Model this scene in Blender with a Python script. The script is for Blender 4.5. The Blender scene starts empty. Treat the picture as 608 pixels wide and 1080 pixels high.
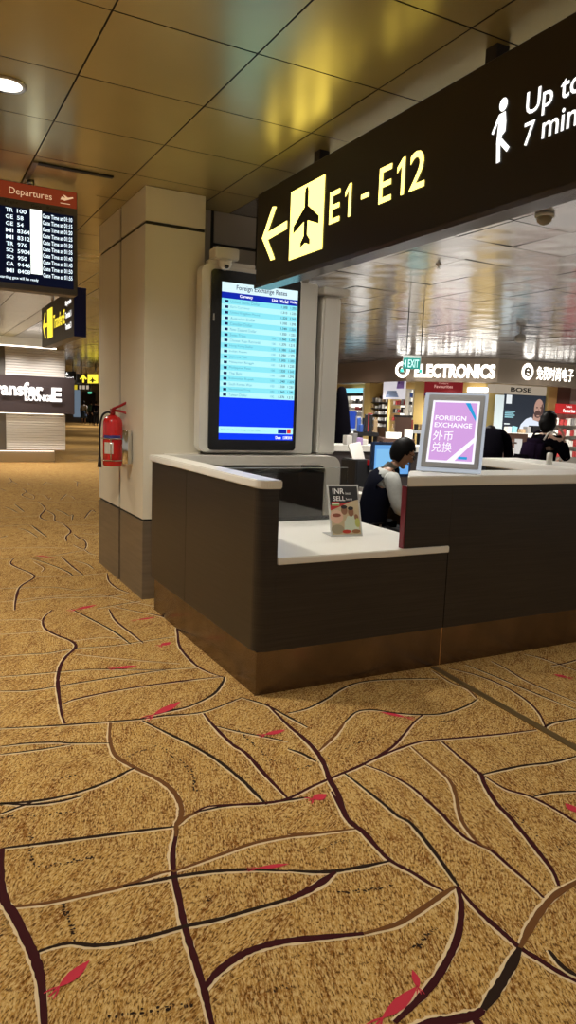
import bpy, bmesh, math, random
from mathutils import Vector, Matrix
random.seed(7)
S = bpy.context.scene
COL = S.collection
PI = math.pi
V = Vector

# ------------------------------------------------------------------ camera
F, YAW, PITCH, ROLL, EYE = 753.2, 0.4907, 0.13932, 0.03763, 1.52
fw = V((math.sin(YAW)*math.cos(PITCH), math.cos(YAW)*math.cos(PITCH), -math.sin(PITCH)))
r0 = V((math.cos(YAW), -math.sin(YAW), 0)); u0 = r0.cross(fw)
rt = r0*math.cos(ROLL) + u0*math.sin(ROLL)
up = u0*math.cos(ROLL) - r0*math.sin(ROLL)
cam = bpy.data.cameras.new('camera'); camo = bpy.data.objects.new('camera', cam); COL.objects.link(camo)
cam.sensor_fit = 'HORIZONTAL'; cam.sensor_width = 36; cam.lens = F/608*36; cam.clip_end = 300
camo.matrix_world = Matrix(((rt.x, up.x, -fw.x, 0), (rt.y, up.y, -fw.y, 0), (rt.z, up.z, -fw.z, EYE), (0, 0, 0, 1)))
S.camera = camo
EYEP = V((0, 0, EYE))
def ray(x, y): return fw*F + rt*(x-304) + up*(540-y)
def on(x, y, ax, v):                       # where the sight line through a point of the photo meets a plane of the room
    d = ray(x, y); return EYEP + d*((v-EYEP[ax])/d[ax])
def onpl(x, y, p, n):
    d = ray(x, y); return EYEP + d*((V(p)-EYEP).dot(n)/d.dot(n))
def atd(x, y, dist):
    d = ray(x, y); return EYEP + d*(dist/F)
def proj(P):
    d = V(P)-EYEP; z = d.dot(fw)
    return (304+F*d.dot(rt)/z, 540-F*d.dot(up)/z, z)

# ------------------------------------------------------------------ materials
def lin(c):
    if isinstance(c, str):
        c = [int(c[i:i+2], 16)/255 for i in (0, 2, 4)]
    else: return (c[0], c[1], c[2], 1)
    return tuple((x/12.92 if x <= .04045 else ((x+.055)/1.055)**2.4) for x in c) + (1,)
MATS = {}
def mat(name, col, rough=.5, metal=0, emit=0, spec=.5, noise=None, trans=0, coat=0):
    m = bpy.data.materials.new(name); m.use_nodes = True; MATS[name] = m
    nt = m.node_tree; b = nt.nodes['Principled BSDF']
    c = lin(col)
    b.inputs['Base Color'].default_value = c
    b.inputs['Roughness'].default_value = rough; b.inputs['Metallic'].default_value = metal
    b.inputs['Specular IOR Level'].default_value = spec
    b.inputs['Transmission Weight'].default_value = trans
    b.inputs['Coat Weight'].default_value = coat
    if emit:
        b.inputs['Emission Color'].default_value = c; b.inputs['Emission Strength'].default_value = emit
    if noise:                                # (scale xyz, strength, bump)
        sc, st, bp = noise
        tc = nt.nodes.new('ShaderNodeTexCoord'); mp = nt.nodes.new('ShaderNodeMapping'); mp.inputs['Scale'].default_value = sc
        nz = nt.nodes.new('ShaderNodeTexNoise'); nz.inputs['Scale'].default_value = 1; nz.inputs['Detail'].default_value = 4
        nt.links.new(tc.outputs['Object'], mp.inputs[0]); nt.links.new(mp.outputs[0], nz.inputs['Vector'])
        rp = nt.nodes.new('ShaderNodeValToRGB')
        rp.color_ramp.elements[0].position = .3; rp.color_ramp.elements[1].position = .7
        rp.color_ramp.elements[0].color = tuple(x*(1-st) for x in c[:3])+(1,)
        rp.color_ramp.elements[1].color = tuple(min(1, x*(1+st)) for x in c[:3])+(1,)
        nt.links.new(nz.outputs['Fac'], rp.inputs[0]); nt.links.new(rp.outputs[0], b.inputs['Base Color'])
        if bp:
            bu = nt.nodes.new('ShaderNodeBump'); bu.inputs['Strength'].default_value = bp; bu.inputs['Distance'].default_value = .01
            nt.links.new(nz.outputs['Fac'], bu.inputs['Height']); nt.links.new(bu.outputs[0], b.inputs['Normal'])
    return m
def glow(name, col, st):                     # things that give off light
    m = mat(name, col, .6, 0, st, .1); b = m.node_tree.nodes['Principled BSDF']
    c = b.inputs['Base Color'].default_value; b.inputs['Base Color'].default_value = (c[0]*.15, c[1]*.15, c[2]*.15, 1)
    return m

M_white = mat('white_laminate', (.84, .82, .76), .28)
M_whitep = mat('white_plastic', (.72, .70, .64), .4)
M_wood = mat('dark_wood_veneer', (.019, .0145, .0125), .34, noise=((2.5, 2.5, 160), .4, .04))
M_copper = mat('copper_plate', (.19, .145, .122), .24, 1, noise=((5, 5, 3), .22, .05))
M_cream = mat('cream_panel', (.70, .655, .54), .42, noise=((1.2, 1.2, .6), .05, 0))
M_bronze = mat('bronze_panel', (.20, .155, .105), .42, .35, noise=((3, 3, 40), .12, 0))
M_dark = mat('dark_gap', (.012, .011, .010), .7)
M_grey = mat('grey_panel', (.34, .31, .26), .5)
M_black = mat('black_plastic', (.010, .010, .012), .25)
M_blackm = mat('black_matt', (.012, .011, .012), .6)
M_sign = mat('sign_face_black', (.012, .010, .009), .35)
M_signund = mat('sign_underside', (.10, .10, .13), .22, .5)
M_steel = mat('brushed_steel', (.55, .52, .48), .3, 1)
M_chrome = mat('chrome', (.7, .7, .7), .12, 1)
M_red = mat('red_paint', (.62, .018, .022), .25, coat=.4)
M_navy = mat('navy_panel', (.014, .022, .15), .35)
M_glass = mat('clear_glass', (.95, .98, .97), .02, 0, trans=1, spec=.5)
M_frame = mat('sign_frame_grey', (.33, .34, .36), .4)
M_maroon = mat('maroon_panel', (.16, .012, .022), .4)
G_warm = glow('lit_warm_white', (1, .80, .17), 3.2)
G_white = glow('lit_white', (1, .98, .94), 1.5)
G_yel = glow('lit_yellow', (1, .78, .06), 1.3)
G_logo = glow('lit_letters_shop', (1, .95, .86), 3.2)
G_lamp = glow('lamp_lens', (1, .93, .8), 3.0)
G_tray = glow('backlit_shelf', (1, .93, .82), 1.6)

# ------------------------------------------------------------------ mesh helpers
def box(bm, lo, hi, mi=0):
    x0, y0, z0 = lo; x1, y1, z1 = hi
    return hexa(bm, [(x0,y0,z0),(x1,y0,z0),(x1,y1,z0),(x0,y1,z0),(x0,y0,z1),(x1,y0,z1),(x1,y1,z1),(x0,y1,z1)], mi)
def hexa(bm, pts, mi=0):
    v = [bm.verts.new(p) for p in pts]
    a = (v[1].co-v[0].co).cross(v[3].co-v[0].co).dot(v[4].co-v[0].co)
    fs = [(3,2,1,0),(4,5,6,7),(0,1,5,4),(1,2,6,5),(2,3,7,6),(3,0,4,7)]
    out = []
    for f in fs:
        f = f if a > 0 else f[::-1]
        fa = bm.faces.new([v[i] for i in f]); fa.material_index = mi; out.append(fa)
    return v
def slab(bm, A, B, z0, z1, depth, n, mi=0):  # box on front edge A-B (xy), going back `depth` along n
    A = V((A[0], A[1], 0)); B = V((B[0], B[1], 0)); n = V((n[0], n[1], 0)).normalized()*depth
    q = [A, B, B+n, A+n]
    return hexa(bm, [(p.x, p.y, z0) for p in q]+[(p.x, p.y, z1) for p in q], mi)
def frame_box(bm, O, U, W, N, u0_, u1_, w0, w1, d, mi=0):   # box in a local frame: from O, u along U, w along W, thickness d along N
    P = lambda a, b, c: V(O)+V(U)*a+V(W)*b+V(N)*c
    return hexa(bm, [P(u0_,w0,0),P(u1_,w0,0),P(u1_,w0,d),P(u0_,w0,d),P(u0_,w1,0),P(u1_,w1,0),P(u1_,w1,d),P(u0_,w1,d)], mi)
def poly(bm, pts, mi=0):
    f = bm.faces.new([bm.verts.new(p) for p in pts]); f.material_index = mi; return f
def flat(bm, O, U, W, pts, mi=0):            # flat polygon in a local frame
    O = V(O); U = V(U); W = V(W)
    f = poly(bm, [O+U*a+W*b for a, b in pts], mi); f.normal_update()
    if f.normal.dot(U.cross(W)) < 0: f.normal_flip()
    return f
def extr(bm, O, U, W, N, pts, d, mi=0):      # flat outline given a real thickness d along N
    O = V(O); U = V(U); W = V(W); N = V(N)
    a = [bm.verts.new(O+U*p+W*q) for p, q in pts]; b = [bm.verts.new(O+U*p+W*q+N*d) for p, q in pts]
    fs = [bm.faces.new(a), bm.faces.new(b[::-1])]
    n = len(a)
    for i in range(n): fs.append(bm.faces.new([a[i], b[i], b[(i+1) % n], a[(i+1) % n]]))
    for f in fs: f.material_index = mi
    bmesh.ops.recalc_face_normals(bm, faces=fs)
def cyl(bm, a, b, r, r2=None, seg=20, mi=0, caps=True):
    a = V(a); b = V(b); d = (b-a).normalized(); r2 = r if r2 is None else r2
    x = d.orthogonal().normalized(); y = d.cross(x)
    A = [bm.verts.new(a+(x*math.cos(t)+y*math.sin(t))*r) for t in [2*PI*i/seg for i in range(seg)]]
    B = [bm.verts.new(b+(x*math.cos(t)+y*math.sin(t))*r2) for t in [2*PI*i/seg for i in range(seg)]]
    for i in range(seg):
        f = bm.faces.new([A[i], A[(i+1) % seg], B[(i+1) % seg], B[i]]); f.material_index = mi; f.smooth = True
    if caps:
        bm.faces.new(A[::-1]).material_index = mi; bm.faces.new(B).material_index = mi
def lathe(bm, c, prof, seg=24, mi=0, axis=(0, 0, 1)):
    c = V(c); d = V(axis).normalized(); x = d.orthogonal().normalized(); y = d.cross(x)
    rings = [[bm.verts.new(c+d*h+(x*math.cos(2*PI*i/seg)+y*math.sin(2*PI*i/seg))*max(r, 1e-4)) for i in range(seg)] for r, h in prof]
    for p, q in zip(rings, rings[1:]):
        for i in range(seg):
            f = bm.faces.new([p[i], p[(i+1) % seg], q[(i+1) % seg], q[i]]); f.material_index = mi; f.smooth = True
    bm.faces.new(rings[0][::-1]).material_index = mi; bm.faces.new(rings[-1]).material_index = mi
def tube(bm, pts, r, seg=8, mi=0):
    pts = [V(p) for p in pts]; rings = []
    for i, p in enumerate(pts):
        d = (pts[min(i+1, len(pts)-1)]-pts[max(i-1, 0)]).normalized()
        x = d.cross(V((.3, .2, 1))).normalized(); y = d.cross(x)
        rings.append([bm.verts.new(p+(x*math.cos(2*PI*k/seg)+y*math.sin(2*PI*k/seg))*r) for k in range(seg)])
    for p, q in zip(rings, rings[1:]):
        for i in range(seg):
            f = bm.faces.new([p[i], p[(i+1) % seg], q[(i+1) % seg], q[i]]); f.smooth = True; f.material_index = mi
    bm.faces.new(rings[0][::-1]); bm.faces.new(rings[-1])
def ball(bm, c, rx, ry=None, rz=None, mi=0, seg=16, rot=None):
    ry = ry or rx; rz = rz or rx
    m = Matrix.Translation(c) @ (rot or Matrix.Identity(4)) @ Matrix.Diagonal((rx, ry, rz, 1))
    r = bmesh.ops.create_uvsphere(bm, u_segments=seg, v_segments=max(6, seg*2//3), radius=1, matrix=m)
    for v in r['verts']:
        for f in v.link_faces: f.material_index = mi; f.smooth = True
    return r['verts']
def rrect(w0, w1, h0, h1, r, n=6):
    out = []
    for cx, cy, a in ((w1-r, h1-r, 0), (w0+r, h1-r, 90), (w0+r, h0+r, 180), (w1-r, h0+r, 270)):
        for i in range(n+1):
            t = math.radians(a+90*i/n); out.append((cx+r*math.cos(t), cy+r*math.sin(t)))
    return out
def B(): return bmesh.new()
def bevel(bm, w, seg=2):
    bmesh.ops.bevel(bm, geom=bm.edges[:], offset=w, segments=seg, affect='EDGES', clamp_overlap=True)
    return bm

def obj(name, bm, mats, parent=None, label=None):
    me = bpy.data.meshes.new(name); bm.to_mesh(me); bm.free()
    for m in (mats if isinstance(mats, (list, tuple)) else [mats]): me.materials.append(m)
    o = bpy.data.objects.new(name, me); COL.objects.link(o)
    if parent is not None:
        o.parent = parent; o.matrix_parent_inverse = base_inv(parent)
    if label: o['label'] = label
    return o
def base_inv(p):                             # a child keeps the room coordinates its mesh was drawn in
    return p.matrix_basis.inverted() if p.parent is None else Matrix.Identity(4)
def tag(o, label, cat, group=None, kind=None):
    o['label'] = label; o['category'] = cat
    if group: o['group'] = group
    if kind: o['kind'] = kind
    return o
def thing(name, label, cat, loc, group=None):
    o = bpy.data.objects.new(name, None); COL.objects.link(o); o.location = loc; o.empty_display_size = .1
    o.matrix_basis = Matrix.Translation(loc)
    return tag(o, label, cat, group)
def struct(o): o['kind'] = 'structure'; return o
def dup(root, loc, label=None, group=None, rotz=0):
    r = root.copy(); COL.objects.link(r); r.location = loc; r.rotation_euler[2] = rotz
    if label: r['label'] = label
    if group: r['group'] = group
    for c in list(root.children):
        k = c.copy(); COL.objects.link(k); k.parent = r
        for g in c.children:
            h = g.copy(); COL.objects.link(h); h.parent = k
    return r

_txt = {}
def glyphs(s, weight=0, shear=0):
    key = (s, weight, shear)
    if key not in _txt:
        cu = bpy.data.curves.new('t', 'FONT'); cu.body = s; cu.size = 1; cu.offset = weight; cu.shear = shear; cu.resolution_u = 3
        o = bpy.data.objects.new('t', cu); COL.objects.link(o); bpy.context.view_layer.update()
        me = o.evaluated_get(bpy.context.evaluated_depsgraph_get()).to_mesh()
        vs = [tuple(v.co) for v in me.vertices]; fs = [tuple(p.vertices) for p in me.polygons]
        o.evaluated_get(bpy.context.evaluated_depsgraph_get()).to_mesh_clear()
        COL.objects.unlink(o); bpy.data.objects.remove(o); bpy.data.curves.remove(cu)
        _txt[key] = (vs, fs)
    return _txt[key]
def text(bm, s, O, U, W, x0, x1, y0, y1, mi=0, weight=.012, d=0, N=None, keep=False):
    """lettering fitted to the box x0..x1, y0..y1 of a local frame"""
    if s == '1':
        k = (x1-x0); h = y1-y0; t = k*.42
        flat(bm, O, U, W, [(x1-t, y0), (x1, y0), (x1, y1), (x1-t*.75, y1), (x0, y1-h*.20), (x0, y1-h*.36), (x1-t, y1-h*.20)], mi); return
    vs, fs = glyphs(s, weight)
    if not vs: return
    ax = [v[0] for v in vs]; ay = [v[1] for v in vs]
    sx = (x1-x0)/(max(ax)-min(ax)); sy = (y1-y0)/(max(ay)-min(ay))
    if keep: sx = sy
    O = V(O); U = V(U); W = V(W)
    P = [O+U*(x0+(v[0]-min(ax))*sx)+W*(y0+(v[1]-min(ay))*sy) for v in vs]
    nv = [bm.verts.new(p) for p in P]
    flip = None; made = []
    for f in fs:
        try: fa = bm.faces.new([nv[i] for i in f])
        except ValueError: continue
        fa.material_index = mi; made.append(fa)
    for fa in made:
        fa.normal_update()
        if fa.normal.dot(U.cross(W)) < 0: fa.normal_flip()
    if d:
        N = V(N); r = bmesh.ops.extrude_face_region(bm, geom=made)
        for e in r['geom']:
            if isinstance(e, bmesh.types.BMVert): e.co += N*d
            elif isinstance(e, bmesh.types.BMFace): e.material_index = mi
        for fa in bm.faces: 
            if fa.material_index == mi: pass

# ------------------------------------------------------------------ the carpet
def carpet_mat():
    m = bpy.data.materials.new('carpet_ochre'); m.use_nodes = True; nt = m.node_tree; N = nt.nodes; L = nt.links
    b = N['Principled BSDF']; b.inputs['Roughness'].default_value = .95; b.inputs['Specular IOR Level'].default_value = .1
    geo = N.new('ShaderNodeNewGeometry')
    vor = N.new('ShaderNodeTexVoronoi'); vor.inputs['Scale'].default_value = 1.6
    L.new(geo.outputs['Position'], vor.inputs['Vector'])
    sep = N.new('ShaderNodeSeparateColor'); L.new(vor.outputs['Color'], sep.inputs[0])
    ang = N.new('ShaderNodeMath'); ang.operation = 'MULTIPLY_ADD'; ang.inputs[1].default_value = .9; ang.inputs[2].default_value = .15
    L.new(sep.outputs[0], ang.inputs[0])
    rot = N.new('ShaderNodeVectorRotate'); rot.rotation_type = 'Z_AXIS'
    L.new(geo.outputs['Position'], rot.inputs['Vector']); L.new(ang.outputs[0], rot.inputs['Angle'])
    def noise(vec, sx, sy, det=3, rough=.6):
        mp = N.new('ShaderNodeMapping'); mp.inputs['Scale'].default_value = (sx, sy, 1); L.new(vec, mp.inputs[0])
        n = N.new('ShaderNodeTexNoise'); n.inputs['Scale'].default_value = 1; n.inputs['Detail'].default_value = det; n.inputs['Roughness'].default_value = rough
        L.new(mp.outputs[0], n.inputs['Vector']); return n.outputs['Fac']
    streak = noise(rot.outputs[0], 90, 10, 3, .7)
    patch = noise(rot.outputs[0], 13, 4, 4, .75)
    big = noise(geo.outputs['Position'], 2.2, 2.2, 3)
    fine = noise(rot.outputs[0], 170, 55, 2, .7)
    def mix(fac, a, c):
        x = N.new('ShaderNodeMix'); x.data_type = 'RGBA'
        L.new(fac, x.inputs[0])
        for s, val in ((6, a), (7, c)):
            if isinstance(val, tuple): x.inputs[s].default_value = val+(1,)
            else: L.new(val, x.inputs[s])
        return x.outputs[2]
    def ramp(fac, p0, p1, v0=0, v1=1):
        r = N.new('ShaderNodeMapRange'); r.inputs[1].default_value = p0; r.inputs[2].default_value = p1
        r.inputs[3].default_value = v0; r.inputs[4].default_value = v1; L.new(fac, r.inputs[0]); return r.outputs[0]
    c1 = mix(ramp(patch, .40, .58), CARPET[0], CARPET[1])
    c2 = mix(ramp(streak, .46, .60, 0, .9), c1, CARPET[2])
    c3 = mix(ramp(fine, .52, .62, 0, .7), c2, CARPET[3])
    c4 = mix(ramp(fine, .47, .38, 0, .85), c3, CARPET[4])
    L.new(c4, b.inputs['Base Color'])
    bu = N.new('ShaderNodeBump'); bu.inputs['Strength'].default_value = .25; bu.inputs['Distance'].default_value = .004
    L.new(fine, bu.inputs['Height']); L.new(bu.outputs[0], b.inputs['Normal'])
    return m
CARPET = [(.20, .080, .012), (.40, .225, .058), (.50, .32, .11), (.60, .43, .20), (.050, .016, .004)]
M_carpet = carpet_mat()
M_lmar = mat('carpet_line_maroon', (.040, .008, .009), .95, spec=.1)
M_lblk = mat('carpet_line_black', (.022, .012, .008), .95, spec=.1)
M_lbrn = mat('carpet_line_brown', (.13, .055, .018), .95, spec=.1)
M_lcream = mat('carpet_line_cream', (.62, .48, .29), .95, spec=.1)
M_leaf = mat('carpet_leaf_red', (.46, .035, .055), .95, spec=.1)

def crv(pts, n=6):                           # smooth curve through points
    pts = [V(p) for p in pts]; out = []
    q = [pts[0]*2-pts[1]]+pts+[pts[-1]*2-pts[-2]]
    for i in range(1, len(q)-2):
        a, b, c, d = q[i-1:i+3]
        for k in range(n):
            t = k/n
            out.append(.5*((2*b)+(c-a)*t+(2*a-5*b+4*c-d)*t*t+(3*b-a-3*c+d)*t**3))
    out.append(pts[-1]); return out
def ribbon(bm, P, w, mi, z, shift=0, taper=True, jit=.0):
    n = len(P); L_, R_ = [], []
    for i, p in enumerate(P):
        d = (P[min(i+1, n-1)]-P[max(i-1, 0)]); d.z = 0
        if d.length < 1e-6: d = V((1, 0, 0))
        s = V((-d.y, d.x, 0)).normalized()
        t = min(i, n-1-i)/max(1, n-1)*2
        ww = w*(.55+.45*min(1, t*2.2)) if taper else w
        ww *= 1+random.uniform(-jit, jit)
        o = p+s*shift
        L_.append(bm.verts.new((o.x+s.x*ww/2, o.y+s.y*ww/2, z))); R_.append(bm.verts.new((o.x-s.x*ww/2, o.y-s.y*ww/2, z)))
    for i in range(n-1):
        f = bm.faces.new([L_[i], R_[i], R_[i+1], L_[i+1]]); f.material_index = mi
        f.normal_update()
        if f.normal.z < 0: f.normal_flip()

fl = B()
poly(fl, [(-14, -6, 0), (42, -6, 0), (42, 66, 0), (-14, 66, 0)], 0)
# lines as they lie on the floor, read off the photo: (corner x, corner y, scale) of a crop, then curves: (colour, width in mm, points)
MAR, BLK, BRN = 1, 2, 3
TR = [
 ((0, 620, 2), [
  (MAR, 26, [(110,47),(92,65),(95,85),(120,100),(150,112),(160,125),(140,145),(128,165),(122,195),(125,230),(130,265),(137,287)]),
  (MAR, 18, [(133,245),(160,235),(220,222),(300,208),(400,195),(470,187)]),
  (BLK, 12, [(0,145),(60,140),(100,138),(160,128),(240,122),(320,110),(372,102)]),
  (BLK, 12, [(0,188),(60,183),(130,177),(200,172),(330,173),(420,168)]),
  (BLK, 14, [(0,218),(60,217),(120,208),(200,195),(300,180),(350,173)]),
  (BLK, 18, [(150,45),(190,65),(240,92),(276,119)]),
  (MAR, 20, [(230,45),(245,70),(280,98),(303,117)]),
  (MAR, 22, [(240,40),(290,50),(340,60),(370,75),(375,95),(380,125),(410,160),(440,178),(475,190)]),
  (BLK, 22, [(300,275),(350,262),(400,250),(450,225),(470,200),(474,188)]),
  (BLK, 17, [(0,297),(80,293),(160,288),(240,282),(300,277),(350,270),(430,262),(510,232)]),
  (BLK, 17, [(510,232),(560,247),(608,272),(650,295)]),
  (BRN, 28, [(233,285),(232,320),(245,355),(285,380),(320,397),(350,415),(370,435),(382,460),(382,482),(372,502),(372,525)]),
  (BLK, 22, [(300,280),(350,305),(410,335),(460,365),(510,405),(540,435),(563,458)]),
  (MAR, 24, [(430,265),(450,290),(490,330),(520,350),(560,395),(608,445)]),
  (BLK, 13, [(455,292),(500,303),(560,315),(608,325)]),
  (BLK, 15, [(0,335),(60,328),(120,326),(150,328),(232,328)]),
  (BLK, 13, [(0,352),(80,342),(150,331)]),
  (BLK, 18, [(0,455),(60,452),(120,443),(180,427),(230,408),(270,387),(286,380)]),
  (BLK, 14, [(0,478),(40,463),(70,452)]),
  (BRN, 10, [(0,98),(60,94),(118,90)]), (BRN, 9, [(0,68),(70,66),(96,72)]), (BRN, 9, [(0,30),(90,20),(200,14),(330,40)]),
  (BRN, 9, [(150,112),(220,104),(262,108)]), (BRN, 9, [(160,140),(260,150),(380,160)]),
 ]),
 ((304, 620, 2), [
  (BLK, 17, [(0,265),(40,255),(80,235),(120,210),(160,198),(220,193),(280,192),(316,192)]),
  (MAR, 30, [(-45,245),(0,290),(30,315),(55,340),(75,370),(88,405),(105,435),(120,478),(135,498),(165,520),(185,545),(215,575)]),
  (BRN, 22, [(65,345),(100,310),(120,283)]),
  (BLK, 20, [(120,283),(145,262),(180,258),(230,265),(280,268),(330,265),(375,250),(400,235)]),
  (MAR, 20, [(-198,475),(-168,462),(-108,458),(-48,455),(0,445),(50,420),(100,398),(160,372),(215,340),(240,315),(265,285),(285,268)]),
  (MAR, 17, [(160,372),(220,345),(280,325),(350,318),(440,310),(525,300)]),
  (BLK, 20, [(120,392),(150,415),(200,455),(232,482),(262,500),(312,562),(347,612),(360,630)]),
  (MAR, 20, [(160,373),(210,392),(260,420),(300,455),(325,478),(345,500),(375,528),(405,543),(430,555),(470,590),(510,625),(540,655)]),
  (BRN, 18, [(260,335),(300,370),(340,405),(355,440),(362,478),(375,505),(402,538),(430,554)]),
  (MAR, 26, [(325,325),(360,355),(395,385),(408,395),(415,415),(440,455),(462,478),(482,500),(532,562),(560,600),(572,630)]),
  (BLK, 17, [(408,395),(450,385),(500,375),(560,368),(620,353)]),
  (MAR, 17, [(415,398),(460,425),(510,440),(560,465),(600,490),(640,515)]),
  (BLK, 14, [(515,442),(560,432),(630,429)]),
  (BRN, 15, [(305,175),(345,200),(380,215),(400,235)]),
  (MAR, 16, [(340,170),(400,185),(450,205),(500,235),(530,265),(545,297)]),
  (MAR, 14, [(430,155),(460,170),(510,200),(620,246)]),
  (BLK, 14, [(375,162),(420,180),(480,205),(540,230),(620,262)]),
  (MAR, 14, [(500,140),(540,150),(620,179)]),
  (MAR, 16, [(555,165),(590,158),(625,147)]),
  (BLK, 16, [(535,300),(560,285),(625,273)]),
  (BLK, 18, [(0,340),(30,350),(60,367)]),
 ]),
 ((0, 840, 2), [
  (BLK, 18, [(5,110),(100,98),(200,85),(300,72),(372,64)]),
  (BRN, 22, [(375,62),(392,45),(420,32)]),
  (BRN, 14, [(608,80),(668,78),(758,68)]),
  (BLK, 20, [(420,32),(480,20),(550,15),(608,8),(650,2)]),
  (MAR, 26, [(372,60),(372,80),(365,120),(368,170),(378,215),(390,275),(410,340),(430,405),(440,450),(452,500)]),
  (BRN, 20, [(365,160),(420,140),(480,118),(540,98),(608,85),(668,79),(757,68)]),
  (BRN, 20, [(20,235),(100,225),(180,208),(260,190),(330,165),(365,157)]),
  (BLK, 18, [(260,190),(330,178),(370,170),(440,160),(520,155),(608,158)]),
  (BLK, 20, [(72,332),(110,318),(150,310),(200,315),(260,308),(330,292),(390,275),(460,260),(530,240),(608,217),(648,200),(678,180),(708,160)]),
  (MAR, 34, [(5,110),(2,170),(10,220),(30,250),(55,300),(75,345),(88,400),(95,500)]),
  (MAR, 30, [(430,410),(455,375),(500,340),(550,318),(608,305),(688,297),(768,290)]),
  (BRN, 24, [(768,290),(838,270),(888,240),(938,205),(963,190)]),
  (BLK, 15, [(0,15),(60,18),(120,12),(172,0)]),
 ]),
 ((304, 840, 2), [
  (MAR, 22, [(92,-10),(120,40),(150,68),(180,100),(215,135),(260,160),(300,185),(328,200)]),
  (BLK, 22, [(0,157),(60,160),(100,158),(160,148),(215,137)]),
  (MAR, 34, [(0,219),(40,200),(70,182),(100,160)]),
  (MAR, 28, [(357,190),(366,230),(360,290),(340,340),(310,390),(270,435),(225,478)]),
  (MAR, 24, [(357,190),(400,240),(450,285),(490,320),(530,345),(570,370),(625,400)]),
  (BRN, 28, [(625,172),(570,205),(540,235),(510,280),(490,320)]),
  (BLK, 36, [(490,320),(470,360),(440,410),(412,450)]),
  (MAR, 36, [(412,450),(395,462),(350,472),(300,480),(240,500)]),
  (MAR, 30, [(390,465),(405,485),(415,510)]),
  (BLK, 20, [(550,325),(580,360),(620,385)]),
 ]),
 ((0, 490, 5.067), [
  (MAR, 26, [(205,198),(242,235),(215,275),(242,296),(292,300)]), (MAR, 22, [(242,240),(290,268),(295,300),(335,315)]), (MAR, 26, [(335,315),(378,355),(355,385),(356,410)]),
  (BLK, 22, [(80,212),(105,232),(130,252)]), (BLK, 20, [(20,225),(60,238),(95,257)]), (BLK, 26, [(170,325),(205,352),(252,388)]), (BLK, 20, [(100,340),(150,355),(202,389)]),
  (MAR, 26, [(122,130),(142,145),(118,162),(150,178),(182,187)]), (BRN, 18, [(140,148),(170,160),(185,172),(180,187)]), (MAR, 24, [(48,68),(62,90),(40,103)]), (MAR, 18, [(60,86),(95,105)]),
  (BLK, 22, [(300,240),(340,255),(370,274)]), (BLK, 20, [(370,274),(390,268),(386,296)]), (MAR, 24, [(322,188),(355,157)]), (BRN, 18, [(345,165),(385,170),(402,186)]),
  (MAR, 24, [(452,288),(470,262),(492,243),(512,254)]), (BRN, 18, [(190,155),(240,165),(262,187)]), (BRN, 18, [(262,187),(270,175)]), (MAR, 20, [(395,85),(432,100)]), (MAR, 20, [(415,90),(413,117)]),
  (MAR, 20, [(222,112),(250,92)]), (BRN, 18, [(245,95),(285,106)]), (BRN, 18, [(150,98),(160,106),(185,104)]), (MAR, 16, [(0,330),(120,323),(172,325)]), (BRN, 14, [(300,320),(420,322),(525,326)]),
  (BLK, 20, [(0,128),(30,140)]), (BLK, 18, [(0,392),(38,380)]), (MAR, 20, [(395,372),(432,402)]), (BRN, 16, [(440,366),(500,372),(525,366)]), (BRN, 14, [(0,285),(100,278),(210,272)]), (BRN, 14, [(0,205),(200,198),(330,200),(520,196)]),
 ]),
 ((0, 560, 3.378), [
  (MAR, 20, [(262,50),(300,65),(306,42),(282,20)]), (MAR, 12, [(300,65),(322,80),(350,86)]), (MAR, 12, [(95,98),(190,88),(300,68)]),
  (BLK, 20, [(110,97),(180,120),(240,145),(264,163)]), (MAR, 22, [(220,92),(250,120),(298,158)]), (BLK, 12, [(265,105),(310,118),(335,135)]),
  (MAR, 24, [(50,97),(38,115),(60,130),(108,150),(122,166),(72,200),(56,250),(53,283)]), (BRN, 16, [(122,110),(158,132),(150,146)]),
  (MAR, 12, [(56,258),(170,240),(260,237),(400,232),(462,220)]), (BLK, 10, [(0,205),(180,200),(270,210),(342,202)]), (BRN, 12, [(122,165),(250,160),(382,150)]),
  (MAR, 20, [(382,150),(390,180),(420,205),(462,222)]), (BLK, 14, [(345,277),(430,262),(502,250)]), (BRN, 12, [(0,100),(60,96),(100,97)]), (BRN, 10, [(0,62),(140,58),(235,62)]),
 ]),
]
DASH = [((0, 840, 2), [(0,45),(80,40),(165,30)]), ((0, 840, 2), [(65,75),(65,120),(85,148),(140,138),(205,130)]), ((0, 840, 2), [(130,225),(145,260),(160,305)]),
        ((0, 840, 2), [(220,465),(330,450),(415,435)]), ((0, 840, 2), [(570,410),(610,400)]), ((304, 840, 2), [(100,203),(170,198),(225,185)]),
        ((304, 840, 2), [(265,322),(300,290),(314,278)]), ((0, 620, 2), [(270,357),(330,335),(370,358),(405,392),(412,430)]), ((304, 620, 2), [(120,340),(160,322),(205,310)]),
        ((0, 840, 2), [(0,300),(12,275),(15,262)]), ((304, 620, 2), [(280,285),(320,283),(350,280)]), ((304, 840, 2), [(60,118),(100,100),(130,95)]),
        ((304, 620, 2), [(20,385),(60,370),(100,350)]), ((0, 620, 2), [(95,400),(150,398),(180,392)]), ((304, 840, 2), [(570,110),(590,100),(620,92)]),
        ((304, 840, 2), [(450,20),(490,50),(530,90)]), ((0, 620, 2), [(500,300),(540,335),(580,370)]), ((0, 840, 2), [(430,205),(445,225)]), ((0, 840, 2), [(385,192),(405,190)])]
zc = 0
def flo(c, q): return on(c[0]+q[0]/c[2], c[1]+q[1]/c[2], 2, 0)
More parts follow.
